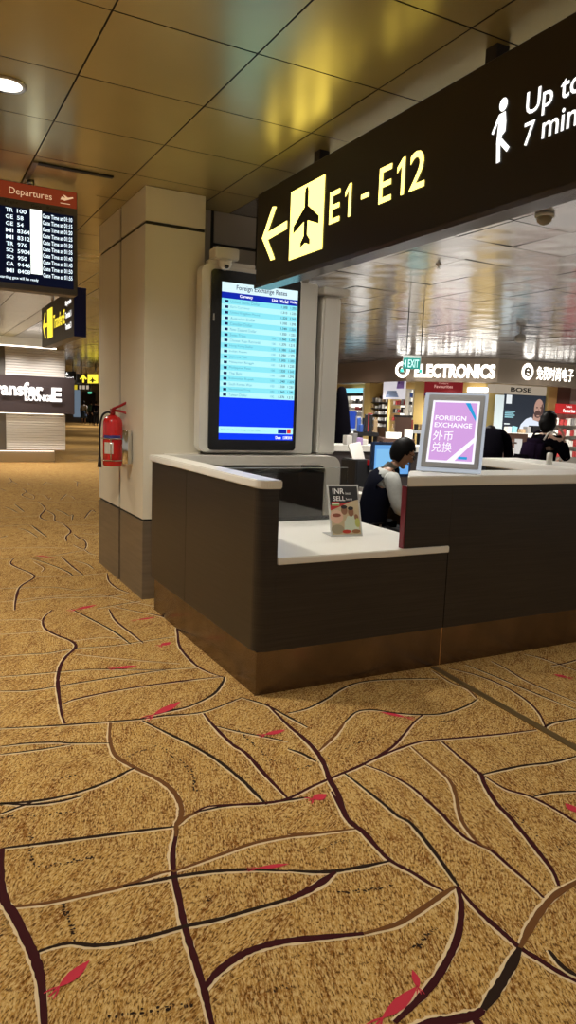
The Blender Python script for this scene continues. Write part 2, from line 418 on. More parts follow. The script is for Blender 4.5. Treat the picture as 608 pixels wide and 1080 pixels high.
for c, lines in TR:
    for mi, w, pts in lines:
        P = crv([flo(c, q) for q in pts]); zc += 1; dz = (zc % 40)*.000012
        w = w*(.78 if w > 19 else .9)/1000
        ribbon(fl, P, w+.008, 4, .0006+dz, shift=-.004, jit=.2)
        ribbon(fl, P, w, mi, .0014+dz, jit=.14)
for c, pts in DASH:
    P = crv([flo(c, q) for q in pts], 8)
    for i in range(len(P)-1):
        for _ in range(2):
            if random.random() < .62:
                a = P[i].lerp(P[i+1], random.random()*.4); b = P[i].lerp(P[i+1], .5+random.random()*.5)
                j = V((random.uniform(-.008, .008), random.uniform(-.008, .008), 0)); ribbon(fl, [a+j, (a+b)/2+j, b+j], random.uniform(.005, .012), 2, .0011+random.random()*.0002, jit=.3)
def leaf(c, tip, tail, w, stem=True):
    a = flo(c, tip); b = flo(c, tail); d = b-a; s = V((-d.y, d.x, 0)).normalized()*w
    pr = [(0, 0), (.15, .35), (.35, .8), (.55, 1), (.75, .8), (.92, .4), (1, .1)]
    poly(fl, [(a+d*t+s*k+V((0, 0, .0022))) for t, k in pr]+[(a+d*t-s*k*.75+V((0, 0, .0022))) for t, k in pr[::-1][:-1]], 5)
    if stem:
        for q in (.6, -.5, .1):
            ribbon(fl, [b, b+d*.16+s*q, b+d*.34+s*q*1.6], w*.3, 5, .0023+q*.0001)
for a in [((0,840,2),(190,346),(125,402),.02), ((0,840,2),(612,143),(545,152),.012), ((0,620,2),(382,240),(325,268),.03), ((0,620,2),(603,300),(560,310),.022),
          ((0,620,2),(205,36),(160,46),.03), ((0,620,2),(290,165),(245,170),.025), ((0,620,2),(360,115),(340,122),.03), ((304,620,2),(193,262),(248,274),.018),
          ((304,620,2),(82,436),(52,446),.028), ((304,620,2),(585,455),(610,475),.025), ((304,620,2),(560,183),(590,190),.025), ((304,840,2),(262,366),(275,405),.012),
          ((304,840,2),(275,400),(200,468),.02), ((0,620,2),(330,62),(290,68),.02), ((0,480,3.04),(110,322),(160,328),.02)]: leaf(*a)
# the pattern goes on outside the part traced above
rr = random.Random(11)
def seen(p):
    q = proj((p.x, p.y, 0)); return q[2] > .3 and -15 < q[0] < 625 and 488 < q[1] < 1090
for gy in range(-2, 24):
    for gx in range(-3, 9):
        x = gx*1.1+rr.uniform(-.4, .4); y = gy*1.1+rr.uniform(-.4, .4)
        for k in range(4 if y < 4 else 7):
            a = rr.choice((rr.uniform(.7, 1.5), rr.uniform(-.3, .3)))+k*.4; L = rr.uniform(.7, 1.7)
            p = V((x+rr.uniform(-.5, .5), y+rr.uniform(-.5, .5), 0)); pts = [p]; turn = rr.uniform(-.35, .35)
            for s in range(5):
                a += turn+rr.uniform(-.3, .3); p = p+V((math.cos(a), math.sin(a), 0))*L/5; pts.append(p)
            if any(seen(q) for q in pts): continue
            if any(1.5 < q.x < 8 and 3.2 < q.y < 6.9 for q in pts): continue
            zc += 1; dz = (zc % 40)*.000012
            P = crv(pts, 4); w = rr.uniform(.012, .03)*(1 if y < 8 else .8)
            ribbon(fl, P, w+.012, 4, .0006+dz, shift=-.004); ribbon(fl, P, w, rr.choice((1, 1, 2, 3)), .0014+dz)
tf = B(); poly(tf, [(x, y, .003) for x, y in ((6.2, 2), (24, 2), (24, 30), (11, 30), (4.2, 9), (3.6, 6.6), (6.2, 6.6))]); struct(obj('floor_shop_bounce', tf, mat('beige_bounce_floor', (.46, .44, .41), .25)))  # unseen beige floor added to take orange bounce off the shop ceiling
fo = obj('floor', fl, [M_carpet, M_lmar, M_lblk, M_lbrn, M_lcream, M_leaf]); struct(fo)
ts = B(); hexa(ts, [(2.785,3.28,0),(2.83,3.28,0),(2.70,1.2,0),(2.655,1.2,0),(2.785,3.28,.004),(2.83,3.28,.004),(2.70,1.2,.004),(2.655,1.2,.004)])
struct(obj('trim_1', ts, mat('bronze_floor_strip', (.20, .13, .05), .4, .6)))

# ------------------------------------------------------------------ ceiling
CZ = 3.13
def ceil_mat(name, col, rough, metal, bump, coat=0):
    m = mat(name, col, rough, metal, noise=((1.3, 1.3, 1.3), .06, 0), coat=coat)
    m.node_tree.nodes['Principled BSDF'].inputs['Coat Roughness'].default_value = .22
    if bump:
        nt = m.node_tree; b = nt.nodes['Principled BSDF']
        tc = nt.nodes.new('ShaderNodeTexCoord'); nz = nt.nodes.new('ShaderNodeTexNoise'); nz.inputs['Scale'].default_value = 2.2; nz.inputs['Detail'].default_value = 1
        bu = nt.nodes.new('ShaderNodeBump'); bu.inputs['Strength'].default_value = bump; bu.inputs['Distance'].default_value = .02
        nt.links.new(tc.outputs['Object'], nz.inputs['Vector']); nt.links.new(nz.outputs['Fac'], bu.inputs['Height']); nt.links.new(bu.outputs[0], b.inputs['Normal'])
    return m
M_ceil = ceil_mat('ceiling_tile_corridor', (.52, .45, .21), .26, .5, .14)
M_ceil2 = ceil_mat('ceiling_tile_shop', (.46, .47, .51), .16, .8, .6)
def ceiling(name, x0, x1, y0, y1, ox, oy, px, py, m, tilt, near):
    bm = B(); rc = random.Random(3)
    nx0 = math.floor((x0-ox)/px); nx1 = math.ceil((x1-ox)/px); ny0 = math.floor((y0-oy)/py); ny1 = math.ceil((y1-oy)/py)
    for i in range(nx0, nx1):
        for j in range(ny0, ny1):
            ax, bx, ay, by = max(x0, ox+i*px), min(x1, ox+(i+1)*px), max(y0, oy+j*py), min(y1, oy+(j+1)*py)
            if bx-ax < .02 or by-ay < .02: continue
            g = .004
            t = [rc.uniform(-tilt, tilt) for _ in range(4)]
            q = [(ax+g, ay+g), (bx-g, ay+g), (bx-g, by-g), (ax+g, by-g)]
            poly(bm, [(p[0], p[1], CZ+t[k]) for k, p in enumerate(q)][::-1], 0)
            w = [(p[0], p[1], CZ+t[k]) for k, p in enumerate(q)]; h = [(p[0], p[1], CZ+.03) for p in q]
            for k in range(4): poly(bm, [w[k], w[(k+1) % 4], h[(k+1) % 4], h[k]], 1)
    poly(bm, [(x0, y0, CZ+.03), (x0, y1, CZ+.03), (x1, y1, CZ+.03), (x1, y0, CZ+.03)], 1)
    return struct(obj(name, bm, [m, M_dark]))
ceiling('ceiling', -8, 2.42, -4, 32, .80, 3.2, .665, .675, M_ceil, .0006, True)
ceiling('ceiling_shop', 2.42, 24, -4, 32, 2.42, 3.2, .665, .675, M_ceil2, .004, False)
cb = B(); poly(cb, [(-8, 32, CZ), (-8, 66, CZ), (42, 66, CZ), (42, 32, CZ)]); struct(obj('ceiling_far', cb, M_ceil))
cb = B(); poly(cb, [(24, -4, CZ), (24, 32, CZ), (42, 32, CZ), (42, -4, CZ)]); struct(obj('ceiling_rear', cb, M_ceil2))

# ------------------------------------------------------------------ pillar and the wall beside it
pr_ = B()
X0, X1, Y0, Y1 = 1.6, 2.07, 5.404, 6.85
box(pr_, (X0+.0122, Y0+.0122, 0), (X1, Y1-.012, CZ))
po = struct(obj('wall_pillar', pr_, M_dark))
for (z0, z1, m, nm) in ((.0, .625, M_bronze, 'base_panel'), (.645, 2.86, M_cream, 'wall_panel'), (2.885, CZ-.004, M_cream, 'wall_panel')):
    b = B(); box(b, (X0, Y0, z0), (X1, Y0+.012, z1)); obj(nm, b, m, po)
    b = B(); box(b, (X0, Y0+.0125, z0), (X0+.012, 6.075, z1)); obj(nm, b, m, po)
    b = B(); box(b, (X0, 6.125, z0), (X0+.012, Y1, z1)); obj(nm, b, m, po)
b = B(); box(b, (2.075, 5.76, 0), (3.2, 5.85, CZ)); wb = struct(obj('wall_back', b, M_dark))
for (xa, xb, za, zb) in ((2.10, 2.25, 0, CZ-.003), (2.28, 2.66, 2.88, CZ-.003), (2.28, 2.66, 2.40, 2.855), (2.68, 3.19, 2.4, CZ-.003), (2.28, 3.19, 0, 2.38)):
    b = B(); box(b, (xa, 5.745, za), (xb, 5.76, zb)); obj('wall_panel', b, M_grey, wb)

# ------------------------------------------------------------------ overhead gate sign, along the corridor (faces -X)
sg = thing('overhead_sign', 'long black ceiling sign pointing left to gates E1 - E12, seven minutes walk', 'sign', (2.33, 3.0, 2.40))
SX, SZ0, SZ1, SYN, SYF = 2.27, 2.40, 3.05, .3, 4.885
b = B(); box(b, (SX, SYN, SZ0+.012), (SX+.12, SYF, SZ1)); obj('sign_box', bevel(b, .004, 1), M_sign, sg)
b = B(); box(b, (SX+.004, SYN, SZ0), (SX+.116, SYF-.003, SZ0+.0115)); obj('underside', b, M_signund, sg)
b = B(); box(b, (SX-.012, SYN, SZ0-.004), (SX-.0005, SYF, SZ0+.02)); obj('lower_rail', b, M_signund, sg)
for y in (4.10, 2.585, 1.1):
    b = B(); box(b, (SX+.03, y-.035, SZ1+.0003), (SX+.10, y+.035, CZ-.001)); obj('hanger', b, M_blackm, sg)
SO, SU, SW = V((SX-.003, 0, 0)), V((0, -1, 0)), V((0, 0, 1))
b = B()
def seg2(bm, O, U, W, a, c, w, mi=0):
    a = V(a); c = V(c); d = (c-a).normalized(); n = V((-d.y, d.x))*w/2
    flat(bm, O, U, W, [a+n, a-n, c-n, c+n], mi)
ay, az = -4.775, 2.735
flat(b, SO, SU, SW, [(-4.79, .0+2.732), (-4.636, 2.913), (-4.575, 2.90), (-4.70, 2.757), (-4.41, 2.775), (-4.41, 2.722), (-4.695, 2.705), (-4.575, 2.557), (-4.64, 2.557)])
obj('arrow', b, G_warm, sg)
b = B(); flat(b, SO, SU, SW, [(-4.365, 2.512), (-3.93, 2.512), (-3.93, 2.942), (-4.365, 2.942)]); pg = obj('pictogram_panel', b, G_warm, sg)
b = B(); O2 = SO+V((-.002, 0, 0)); cx, cz = -4.148, 2.725
half = [(.0, .195), (.018, .185), (.024, .16), (.024, .075), (.165, -.015), (.165, -.06), (.024, -.012), (.022, -.10), (.062, -.135), (.062, -.165), (0, -.145)]
flat(b, O2, SU, SW, [(cx+p, cz+q+.005) for p, q in half]+[(cx-p, cz+q+.005) for p, q in half[::-1][1:-1]])
obj('aeroplane', b, M_sign, pg)
for s, y0, y1, z0, z1 in (('E', 3.862, 3.745, 2.637, 2.819), ('1', 3.69, 3.625, 2.637, 2.819), ('-', 3.522, 3.444, 2.702, 2.726), ('E', 3.349, 3.236, 2.637, 2.819), ('1', 3.19, 3.125, 2.637, 2.819), ('2', 3.083, 2.960, 2.637, 2.819)):
    b = B(); text(b, s, SO, SU, SW, -y0, -y1, z0, z1, weight=.008); obj('gate_character', b, G_warm, sg)
b = B()
text(b, 'Up to', SO, SU, SW, -2.318, -2.035, 2.722, 2.838, weight=.01); text(b, '7 min', SO, SU, SW, -2.318, -2.05, 2.630, 2.720, weight=.01)
obj('walk_lettering', b, G_white, sg)
b = B(); wy = -2.452
flat(b, SO, SU, SW, [(wy+.002+.024*math.cos(t*PI/8), 2.838+.027*math.sin(t*PI/8)) for t in range(16)])
flat(b, SO, SU, SW, [(wy-.018, 2.805), (wy+.018, 2.807), (wy+.026, 2.765), (wy+.025, 2.725), (wy+.008, 2.715), (wy-.010, 2.68), (wy-.024, 2.685), (wy-.022, 2.735)])
seg2(b, SO+V((-.0003, 0, 0)), SU, SW, (wy-.014, 2.80), (wy-.052, 2.735), .015)
seg2(b, SO+V((-.0006, 0, 0)), SU, SW, (wy-.012, 2.695), (wy-.004, 2.607), .022)
seg2(b, SO+V((-.0009, 0, 0)), SU, SW, (wy-.006, 2.70), (wy+.050, 2.645), .022)
obj('walking_figure', b, G_white, sg)

# ------------------------------------------------------------------ exchange-rate display
PY = 5.30
bp = thing('display_stand', 'tall white panel carrying the exchange rate screen, behind the wing of the counter', 'stand', (2.5, 5.42, 0))
b = B(); box(b, (2.078, PY+.075, 1.165), (3.085, PY+.30, 2.585)); obj('back_panel', bevel(b, .01), M_whitep, bp)
b = B(); box(b, (3.085, PY+.13, 1.165), (3.118, PY+.30, 2.56)); obj('shadow_gap', b, M_dark, bp)
b = B(); extr(b, (3.118, PY+.04, 0), (1, 0, 0), (0, 0, 1), (0, 1, 0), [(0, 1.165), (.18, 1.165), (.18, 2.50), (0, 2.50)], .24); obj('side_post', bevel(b, .018, 3), M_whitep, bp)
b = B(); box(b, (3.09, PY-.01, 2.505), (3.345, PY+.30, 2.56)); obj('post_cap', bevel(b, .008), M_whitep, bp)
dp = thing('rate_display', 'big upright screen in a white housing listing foreign exchange rates', 'screen', (2.43, PY, 1.19))
b = B(); extr(b, (0, PY-.035, 0), (1, 0, 0), (0, 0, 1), (0, 1, 0), rrect(2.0, 2.865, 1.185, 2.61, .06), .108); obj('housing', b, M_whitep, dp)
b = B(); extr(b, (0, PY-.047, 0), (1, 0, 0), (0, 0, 1), (0, 1, 0), rrect(2.075, 2.85, 1.20, 2.575, .03), .0115); obj('bezel', b, M_black, dp)
YS = PY-.049; DO, DU, DW = V((0, YS, 0)), V((1, 0, 0)), V((0, 0, 1))
G_sb = glow('screen_blue', (.004, .045, .95), 1.0); G_c1 = glow('screen_cyan', (.26, .80, .92), 1.0); G_c2 = glow('screen_pale', (.48, .93, .97), 1.0)
G_hd = glow('screen_header', (.74, .95, 1), 1.0); G_db = glow('screen_deep_blue', (.004, .02, .42), 1.0); G_tx = glow('screen_text', (.03, .10, .22), .6); G_rd = glow('screen_red', (.8, .03, .03), 1)
SL, SR, ST_, SB = 2.160, 2.822, 2.488, 1.285
def rc(bm, x0, x1, z0, z1, mi, dy=0): flat(bm, DO+V((0, -dy, 0)), DU, DW, [(x0, z0), (x1, z0), (x1, z1), (x0, z1)], mi)
b = B()
rc(b, SL, SR, SB, 1.615, 0); rc(b, SL, SR, 2.415, ST_, 3); rc(b, SL, SR, 2.368, 2.415, 4)
n = 18; hh = (2.368-1.615)/n
for i in range(n): rc(b, SL, SR, 2.368-hh*(i+1), 2.368-hh*i, 1 if i % 2 == 0 else 2)
rc(b, SL, SR-.0, 1.335, 1.388, 2, .0004); rc(b, SR-.14, SR-.06, 1.34, 1.376, 4, .0008); rc(b, SR-.055, SR-.02, 1.342, 1.378, 5, .0008)
obj('screen', b, [G_sb, G_c1, G_c2, G_hd, G_db, G_rd], dp)
INK = [glow('screen_ink', (.01, .03, .16), .5), G_white, glow('screen_soft_ink', (.10, .38, .50), 1)]
b = B(); TO = DO+V((0, -.0015, 0))
text(b, 'Foreign Exchange Rates', TO, DU, DW, SL+.12, SR-.10, 2.427, 2.474, 0, .01)
text(b, 'Currency', TO, DU, DW, SL+.15, SL+.26, 2.377, 2.405, 1, .012); text(b, 'Unit', TO, DU, DW, SL+.43, SL+.48, 2.38, 2.405, 1, .012)
text(b, 'We Sell', TO, DU, DW, SL+.50, SL+.575, 2.38, 2.405, 1, .012); text(b, 'We Buy', TO, DU, DW, SL+.59, SL+.66, 2.38, 2.405, 1, .012)
CUR = ['United States Dollar', 'Euro Currency', 'United Kingdom Pound', 'Australian Dollar', 'Canadian Dollar', 'New Zealand Dollar', 'Swiss Franc', 'Chinese Yuan Renminbi', 'Hong Kong Dollar',
       'Indian Rupee', 'Japanese Yen', 'Malaysian Ringgit', 'Philippine Peso', 'Thai Baht', 'Indonesian Rupiah', 'South Korean Won', 'Vietnamese Dong', 'Taiwan Dollar']
for i, s in enumerate(CUR):
    z = 2.368-hh*(i+1)+.010; obj('screen_lettering', b, INK, dp); b = B()
    w = .0125*len(s)
    text(b, s, TO, DU, DW, SL+.075, SL+.075+w, z, z+.022, 2, 0)
    if i > 5: text(b, '100', TO, DU, DW, SL+.44, SL+.475, z+.002, z+.02, 2, 0)
    text(b, '1.3%d0' % (i % 10), TO, DU, DW, SL+.515, SL+.57, z+.002, z+.021, 0, .008); text(b, '1.2%d5' % ((i*3) % 10), TO, DU, DW, SL+.598, SL+.65, z+.002, z+.021, 0, .008)
    rc(b, SL+.028, SL+.056, z, z+.02, 0, .0008)
obj('screen_lettering', b, INK, dp); b = B()
text(b, 'Rates are subject to change without notice', TO, DU, DW, SL+.02, SL+.36, 1.352, 1.37, 2, 0)
text(b, 'Date', TO, DU, DW, SR-.16, SR-.11, 1.295, 1.318, 1, .01); text(b, '12/08/2018', TO, DU, DW, SR-.09, SR-.01, 1.295, 1.318, 1, .01)
obj('screen_lettering', b, INK, dp)
b = B(); box(b, (2.092, PY-.050, 2.19), (2.104, PY-.0465, 2.245)); obj('sensor', b, M_frame, dp)

# security camera on a white bracket above the display
sc = thing('security_camera', 'white dome security camera on a bracket above the exchange rate screen', 'camera', (2.17, PY-.03, 2.60))
b = B(); box(b, (2.05, PY-.04, 2.611), (2.44, PY+.02, 2.640)); obj('bracket', bevel(b, .004), M_whitep, sc)
b = B(); box(b, (2.075, PY-.125, 2.6405), (2.265, PY+.02, 2.725)); obj('camera_box', bevel(b, .008), M_whitep, sc)
b = B(); lathe(b, (2.165, PY-.085, 2.64), [(.052, 0), (.052, -.022), (.046, -.05), (.03, -.068), (.004, -.076)], 20); obj('dome', b, M_whitep, sc)
b = B(); ball(b, (2.163, PY-.119, 2.592), .022, .015, .02); obj('lens', b, M_black, sc)

# white-framed cabinet under the display, behind the counter wing
cbn = thing('back_cabinet', 'low white framed cabinet with dark front, under the exchange rate screen', 'cabinet', (2.45, 5.4, 0))
YB = 5.20
b = B()
out = [(1.76, 0.0), (1.76, 1.16)]+[(3.27-.09+.09*math.sin(t*PI/12), 1.16-.09+.09*math.cos(t*PI/12)) for t in range(7)]+[(3.27, 0)]
inn = [(3.13, 0)]+[(3.13-.07+.07*math.cos(t*PI/12), 1.085-.07+.07*math.sin(t*PI/12)) for t in range(7)]+[(1.86, 1.085), (1.86, 0)]
extr(b, (0, YB, 0), (1, 0, 0), (0, 0, 1), (0, 1, 0), out+inn, .40); obj('white_frame', b, M_whitep, cbn)
b = B(); box(b, (1.862, YB+.03, 0), (3.128, YB+.38, 1.02)); obj('dark_front', b, M_wood, cbn)

# ------------------------------------------------------------------ the counters
ct = thing('service_counter', 'dark wood counter unit with a low white desk and a taller wing beside the pillar', 'counter', (2.2, 3.9, 0))
CX, CY, XS = 1.593, 3.288, 2.868
def rounded_plan(x0, y0, x1, y1, r, n=8):    # plan outline with the near outer corner rounded
    return [(x1, y0), (x1, y1), (x0, y1)]+[(x0+r-r*math.cos(t*PI/2/n), y0+r-r*math.sin(t*PI/2/n)) for t in range(n+1)]
UX, UY, UZ = V((1, 0, 0)), V((0, 1, 0)), V((0, 0, 1))
b = B(); extr(b, (0, 0, .243), UX, UY, UZ, rounded_plan(CX, CY, CX+.11, 4.4, .07), 1.12-.243); obj('wing_panel', b, M_wood, ct)
b = B(); box(b, (CX, 4.404, .243), (CX+.11, 5.15, 1.12)); obj('wing_panel', b, M_wood, ct)
b = B(); box(b, (CX+.1105, CY+.0005, .243), (XS-.006, 4.38, .715)); obj('front_panel', b, M_wood, ct)
pl = rounded_plan(CX-.012, CY-.012, CX+.122, 5.19, .07)
b = B(); extr(b, (0, 0, 1.1205), UX, UY, UZ, pl, .046); obj('wing_top', bevel(b, .006), M_white, ct)
b = B(); box(b, (CX+.1125, CY-.012, .7155), (XS-.002, 4.46, .755)); obj('desk_top', bevel(b, .005), M_white, ct)
b = B(); extr(b, (0, 0, 0), UX, UY, UZ, [(XS-.004, CY+.012), (XS-.004, 4.38), (CX+.02, 4.38), (CX+.02, 5.10), (CX+.012, 5.10), (CX+.012, CY+.012)], .2425); obj('kickplate', b, M_copper, ct)
b = B(); box(b, (CX+.1, 4.36, .3), (XS-.1, 4.384, .7)); obj('modesty_panel', b, M_wood, ct)

hc = thing('high_counter', 'tall dark counter with white top carrying the foreign exchange sign', 'counter', (3.6, 3.45, 0))
HX0, HX1, HY1 = 2.53, 5.2, 3.60
b = B(); box(b, (XS, CY, .243), (HX1, HY1, 1.12)); obj('front_panel', b, M_wood, hc)
b = B(); box(b, (HX0+.004, CY+.001, .7555), (XS-.0005, CY+.045, 1.12)); obj('front_panel', b, M_wood, hc)
b = B(); box(b, (HX0-.004, CY+.004, .7555), (HX0+.0035, CY+.045, 1.119)); obj('end_panel', b, M_maroon, hc, 'dark red end panel')
b = B(); extr(b, (0, 0, 1.1205), UX, UY, UZ, [(HX0-.01, CY-.012), (HX1+.01, CY-.012), (HX1+.01, HY1+.02), (HX0+.26, HY1+.02)], .0595); obj('counter_top', bevel(b, .006), M_white, hc)
b = B(); box(b, (XS-.003, CY+.012, 0), (HX1-.02, HY1-.01, .2425)); obj('kickplate', b, M_copper, hc)
b = B(); box(b, (XS-.006, CY+.0108, 0), (XS+.002, CY+.0118, .2425)); obj('joint_strip', b, mat('bright_copper', (.75, .5, .3), .25, 1), hc)

b = B(); box(b, (CX+.125, 4.395, .756), (HX0+.3, 4.403, 1.13)); gp = obj('glass_screen', b, M_glass)
b = B(); box(b, (CX+.125, 4.394, 1.1302), (HX0+.3, 4.404, 1.1345)); obj('polished_edge', b, mat('glass_edge', (.45, .48, .46), .3), gp)
b = B(); box(b, (CX+.125, 4.404, .7555), (HX0+.3, 4.42, .785)); obj('base_channel', b, M_black, gp)
tag(gp, 'clear glass screen standing along the back of the low white desk', 'glass screen')

# low leaflet card "INR SELL"
lc = thing('card_holder', 'small acrylic stand with an INR SELL card on the low white desk', 'card', (2.43, 3.78, .755))
A = V((2.319, 3.756, .757)); cu_ = V((math.cos(-.137), math.sin(-.137), 0)); cn = V((-cu_.y, cu_.x, 0)); cw = UZ*math.cos(.328)+cn*math.sin(.328); cf = cu_.cross(cw)
b = B(); frame_box(b, A, cu_, cw, -cf, 0, .219, 0, .333, .006); frame_box(b, A, cu_, cn, UZ, 0, .219, .006, .14, .004)
obj('acrylic_stand', b, mat('clear_acrylic', (.9, .9, .88), .15, trans=.4), lc)
b = B()
def cf_(bm, pts, mi, dz): flat(bm, A+cf*dz, cu_, cw, pts, mi)
cf_(b, [(.012, .012), (.209, .012), (.209, .322), (.012, .322)], 0, .001)
cf_(b, [(.012, .19), (.209, .235), (.209, .322), (.012, .322)], 1, .0015)
cf_(b, [(.012, .165), (.012, .2), (.12, .215), (.16, .224), (.09, .195)], 2, .0018)
cf_(b, [(.022, .195), (.075, .195), (.075, .205), (.022, .205)], 3, .002); cf_(b, [(.022, .205), (.075, .205), (.075, .213), (.022, .213)], 4, .002); cf_(b, [(.022, .213), (.075, .213), (.075, .221), (.022, .221)], 2, .002)
def disc(cx, cz, rx, rz, mi, dz, n=14): cf_(b, [(cx+rx*math.cos(2*PI*i/n), cz+rz*math.sin(2*PI*i/n)) for i in range(n)], mi, dz)
disc(.05, .125, .045, .045, 5, .002); disc(.05, .135, .03, .012, 6, .0023); disc(.05, .045, .045, .03, 7, .002)
cf_(b, [(.095, .03), (.2, .03), (.195, .1), (.165, .135), (.125, .13), (.10, .09)], 8, .002)
disc(.105, .165, .022, .028, 9, .0022); disc(.15, .155, .02, .03, 9, .0026); disc(.15, .178, .02, .012, 10, .0028); disc(.105, .187, .022, .012, 10, .0028); disc(.185, .12, .014, .02, 9, .0026)
disc(.19, .085, .018, .03, 11, .0027); disc(.11, .03, .03, .012, 12, .0028); disc(.175, .03, .03, .013, 13, .0028)
cp_ = obj('printed_card', b, [mat('card_tan', (.55, .44, .27), .4), mat('card_black', (.012, .012, .014), .4), mat('card_orange', (.5, .03, .03), .4), mat('card_green', (.25, .4, .12), .4), mat('card_cream', (.8, .75, .6), .4),
    mat('card_plate', (.70, .45, .33), .4), mat('card_food', (.25, .06, .03), .4), mat('card_bowl', (.35, .3, .2), .4), mat('card_shirt', (.6, .66, .52), .4), mat('card_skin', (.28, .13, .07), .4), mat('card_hair', (.015, .01, .01), .5),
    mat('card_lime', (.5, .52, .14), .4), mat('card_red', (.5, .05, .03), .4), mat('card_brown', (.3, .14, .06), .4)], lc)
b = B()
text(b, 'INR', A+cf*.003, cu_, cw, .035, .115, .272, .308, 0, .02); text(b, 'SELL', A+cf*.003, cu_, cw, .035, .118, .227, .258, 0, .02)
text(b, 'best', A+cf*.003, cu_, cw, .124, .158, .268, .284, 0, 0); text(b, 'here', A+cf*.003, cu_, cw, .124, .168, .231, .247, 0, 0)
obj('card_lettering', b, mat('card_white', (.85, .85, .85), .4), cp_)

# "FOREIGN EXCHANGE" table sign
fs = thing('table_sign', 'lit lilac FOREIGN EXCHANGE sign in a clear edged frame on the tall counter', 'sign', (2.95, 3.45, 1.18))
yaw = -.80; FA = V((2.815, 3.575, 1.1815)); fu = V((math.cos(yaw), math.sin(yaw), 0)); fn = V((-fu.y, fu.x, 0)); ft = .48
fwv = UZ*math.cos(ft)+fn*math.sin(ft); ff = fu.cross(fwv); FW, FH = .385, .565
b = B(); frame_box(b, FA, fu, fwv, -ff, -.006, FW+.006, .01, FH, .014); obj('acrylic_panel', bevel(b, .003, 1), glow('lit_acrylic', (.72, .78, .88), .55), fs)
b = B(); frame_box(b, FA, fu, fwv, ff, .02, FW-.012, .03, FH-.02, .010); obj('sign_frame', bevel(b, .004), M_frame, fs)
b = B(); frame_box(b, FA, fu, fn, UZ, .02, FW-.02, .02, .24, .004); frame_box(b, FA+fn*.235, fu, UZ, fn, .14, FW-.14, .004, .40, .006); obj('easel', b, M_steel, fs)
b = B()
def fq(bm, pts, mi, dz): flat(bm, FA+ff*dz, fu, fwv, pts, mi)
fx0, fx1, fz0, fz1 = .05, FW-.042, .065, FH-.065
fq(b, [(fx0, fz0), (fx1, fz0), (fx1, fz1), (fx0, fz1)], 0, .0105)
g = .014; gx0, gx1, gz0, gz1 = fx0+g, fx1-g, fz0+g, fz1-g
fq(b, [(gx0, gz0), (gx1, gz0), (gx1, gz1), (gx0, gz1)], 1, .0110)
fq(b, [(gx0+.19, gz1), (gx0+.22, gz1), (gx1, gz1-.10), (gx1, gz1-.13)], 2, .0114)
fq(b, [(gx0+.115, gz0), (gx0+.16, gz0), (gx1, gz0+.13), (gx1, gz0+.165)], 0, .0114)
fq(b, [(gx1-.085, gz0+.012), (gx1-.03, gz0+.012), (gx1-.03, gz0+.03), (gx1-.085, gz0+.03)], 2, .0116)
cdn = obj('sign_card', b, [glow('sign_white', (.95, .93, 1), 1.0), glow('sign_lilac', (.66, .36, .76), .95), glow('sign_blue', (.02, .36, .75), .9)], fs)
b = B(); TF = FA+ff*.0118
text(b, 'FOREIGN', TF, fu, fwv, gx0+.012, gx0+.205, gz0+.278, gz0+.312, 0, .018); text(b, 'EXCHANGE', TF, fu, fwv, gx0+.012, gx0+.245, gz0+.228, gz0+.262, 0, .018)
text(b, '外币', TF, fu, fwv, gx0+.012, gx0+.135, gz0+.135, gz0+.205, 0, .004); text(b, '兑换', TF, fu, fwv, gx0+.012, gx0+.135, gz0+.055, gz0+.125, 0, 0)
obj('sign_lettering', b, glow('sign_letters', (.97, .95, 1), 1.05), cdn)

# ------------------------------------------------------------------ fire extinguisher and its holder
fe = thing('fire_extinguisher', 'red fire extinguisher hung on the side of the cream pillar', 'fire extinguisher', (1.497, 6.04, 1.0))
ex, ey = 1.508, 5.98
b = B(); lathe(b, (ex, ey, 1.015), [(.070, 0), (.080, .012), (.080, .36), (.075, .385), (.056, .408), (.03, .42), (.026, .425)], 28); cyo = obj('cylinder', b, M_red, fe)
b = B()
for z, h, m_ in ((1.245, .028, 0), (1.12, .095, 1)):
    rr2 = .0808; a0, a1 = (-2.9, -.9) if m_ == 0 else (-2.75, -1.75)
    nn = 10; vs = [[(ex+rr2*math.cos(a0+(a1-a0)*i/nn), ey+rr2*math.sin(a0+(a1-a0)*i/nn), zz) for i in range(nn+1)] for zz in (z, z+h)]
    for i in range(nn): poly(b, [vs[0][i], vs[0][i+1], vs[1][i+1], vs[1][i]], m_)
obj('label_band', b, [mat('label_blue', (.05, .05, .25), .4), mat('label_white', (.65, .62, .58), .4)], cyo)
b = B(); cyl(b, (ex, ey, 1.435), (ex, ey, 1.475), .022, .018); box(b, (ex-.016, ey-.03, 1.475), (ex+.016, ey+.03, 1.492)); obj('valve', b, mat('dark_red_metal', (.3, .01, .012), .3, .3), fe)
hd = V((.82, -.57, 0))
for nm, pts in (('lever', [(0, .49), (.06, .515), (.12, .545), (.15, .548)]), ('handle', [(0, .478), (.07, .472), (.13, .455), (.165, .43)])):
    b = B(); P = [V((ex, ey, 1))+hd*p+UZ*q for p, q in pts]
    tube(b, P, .011, 8); obj(nm, b, mat('red_lever' if nm == 'lever' else 'red_handle', (.38, .012, .015), .3), fe)
b = B(); hv = V((-.86, .5, 0)); tube(b, crv([V((ex, ey, 1.455))+hv*p+UZ*q for p, q in ((0, 0), (.05, .005), (.09, -.03), (.108, -.12), (.11, -.25), (.108, -.38))]), .009, 8)
cyl(b, V((ex, ey, 1.09))+hv*.109, V((ex, ey, 1.0))+hv*.112, .012, .018, 12); obj('hose', b, M_blackm, fe)
br = thing('extinguisher_bracket', 'chrome tube and rod bracket on the pillar beside the red extinguisher', 'bracket', (1.56, 5.75, 1.05))
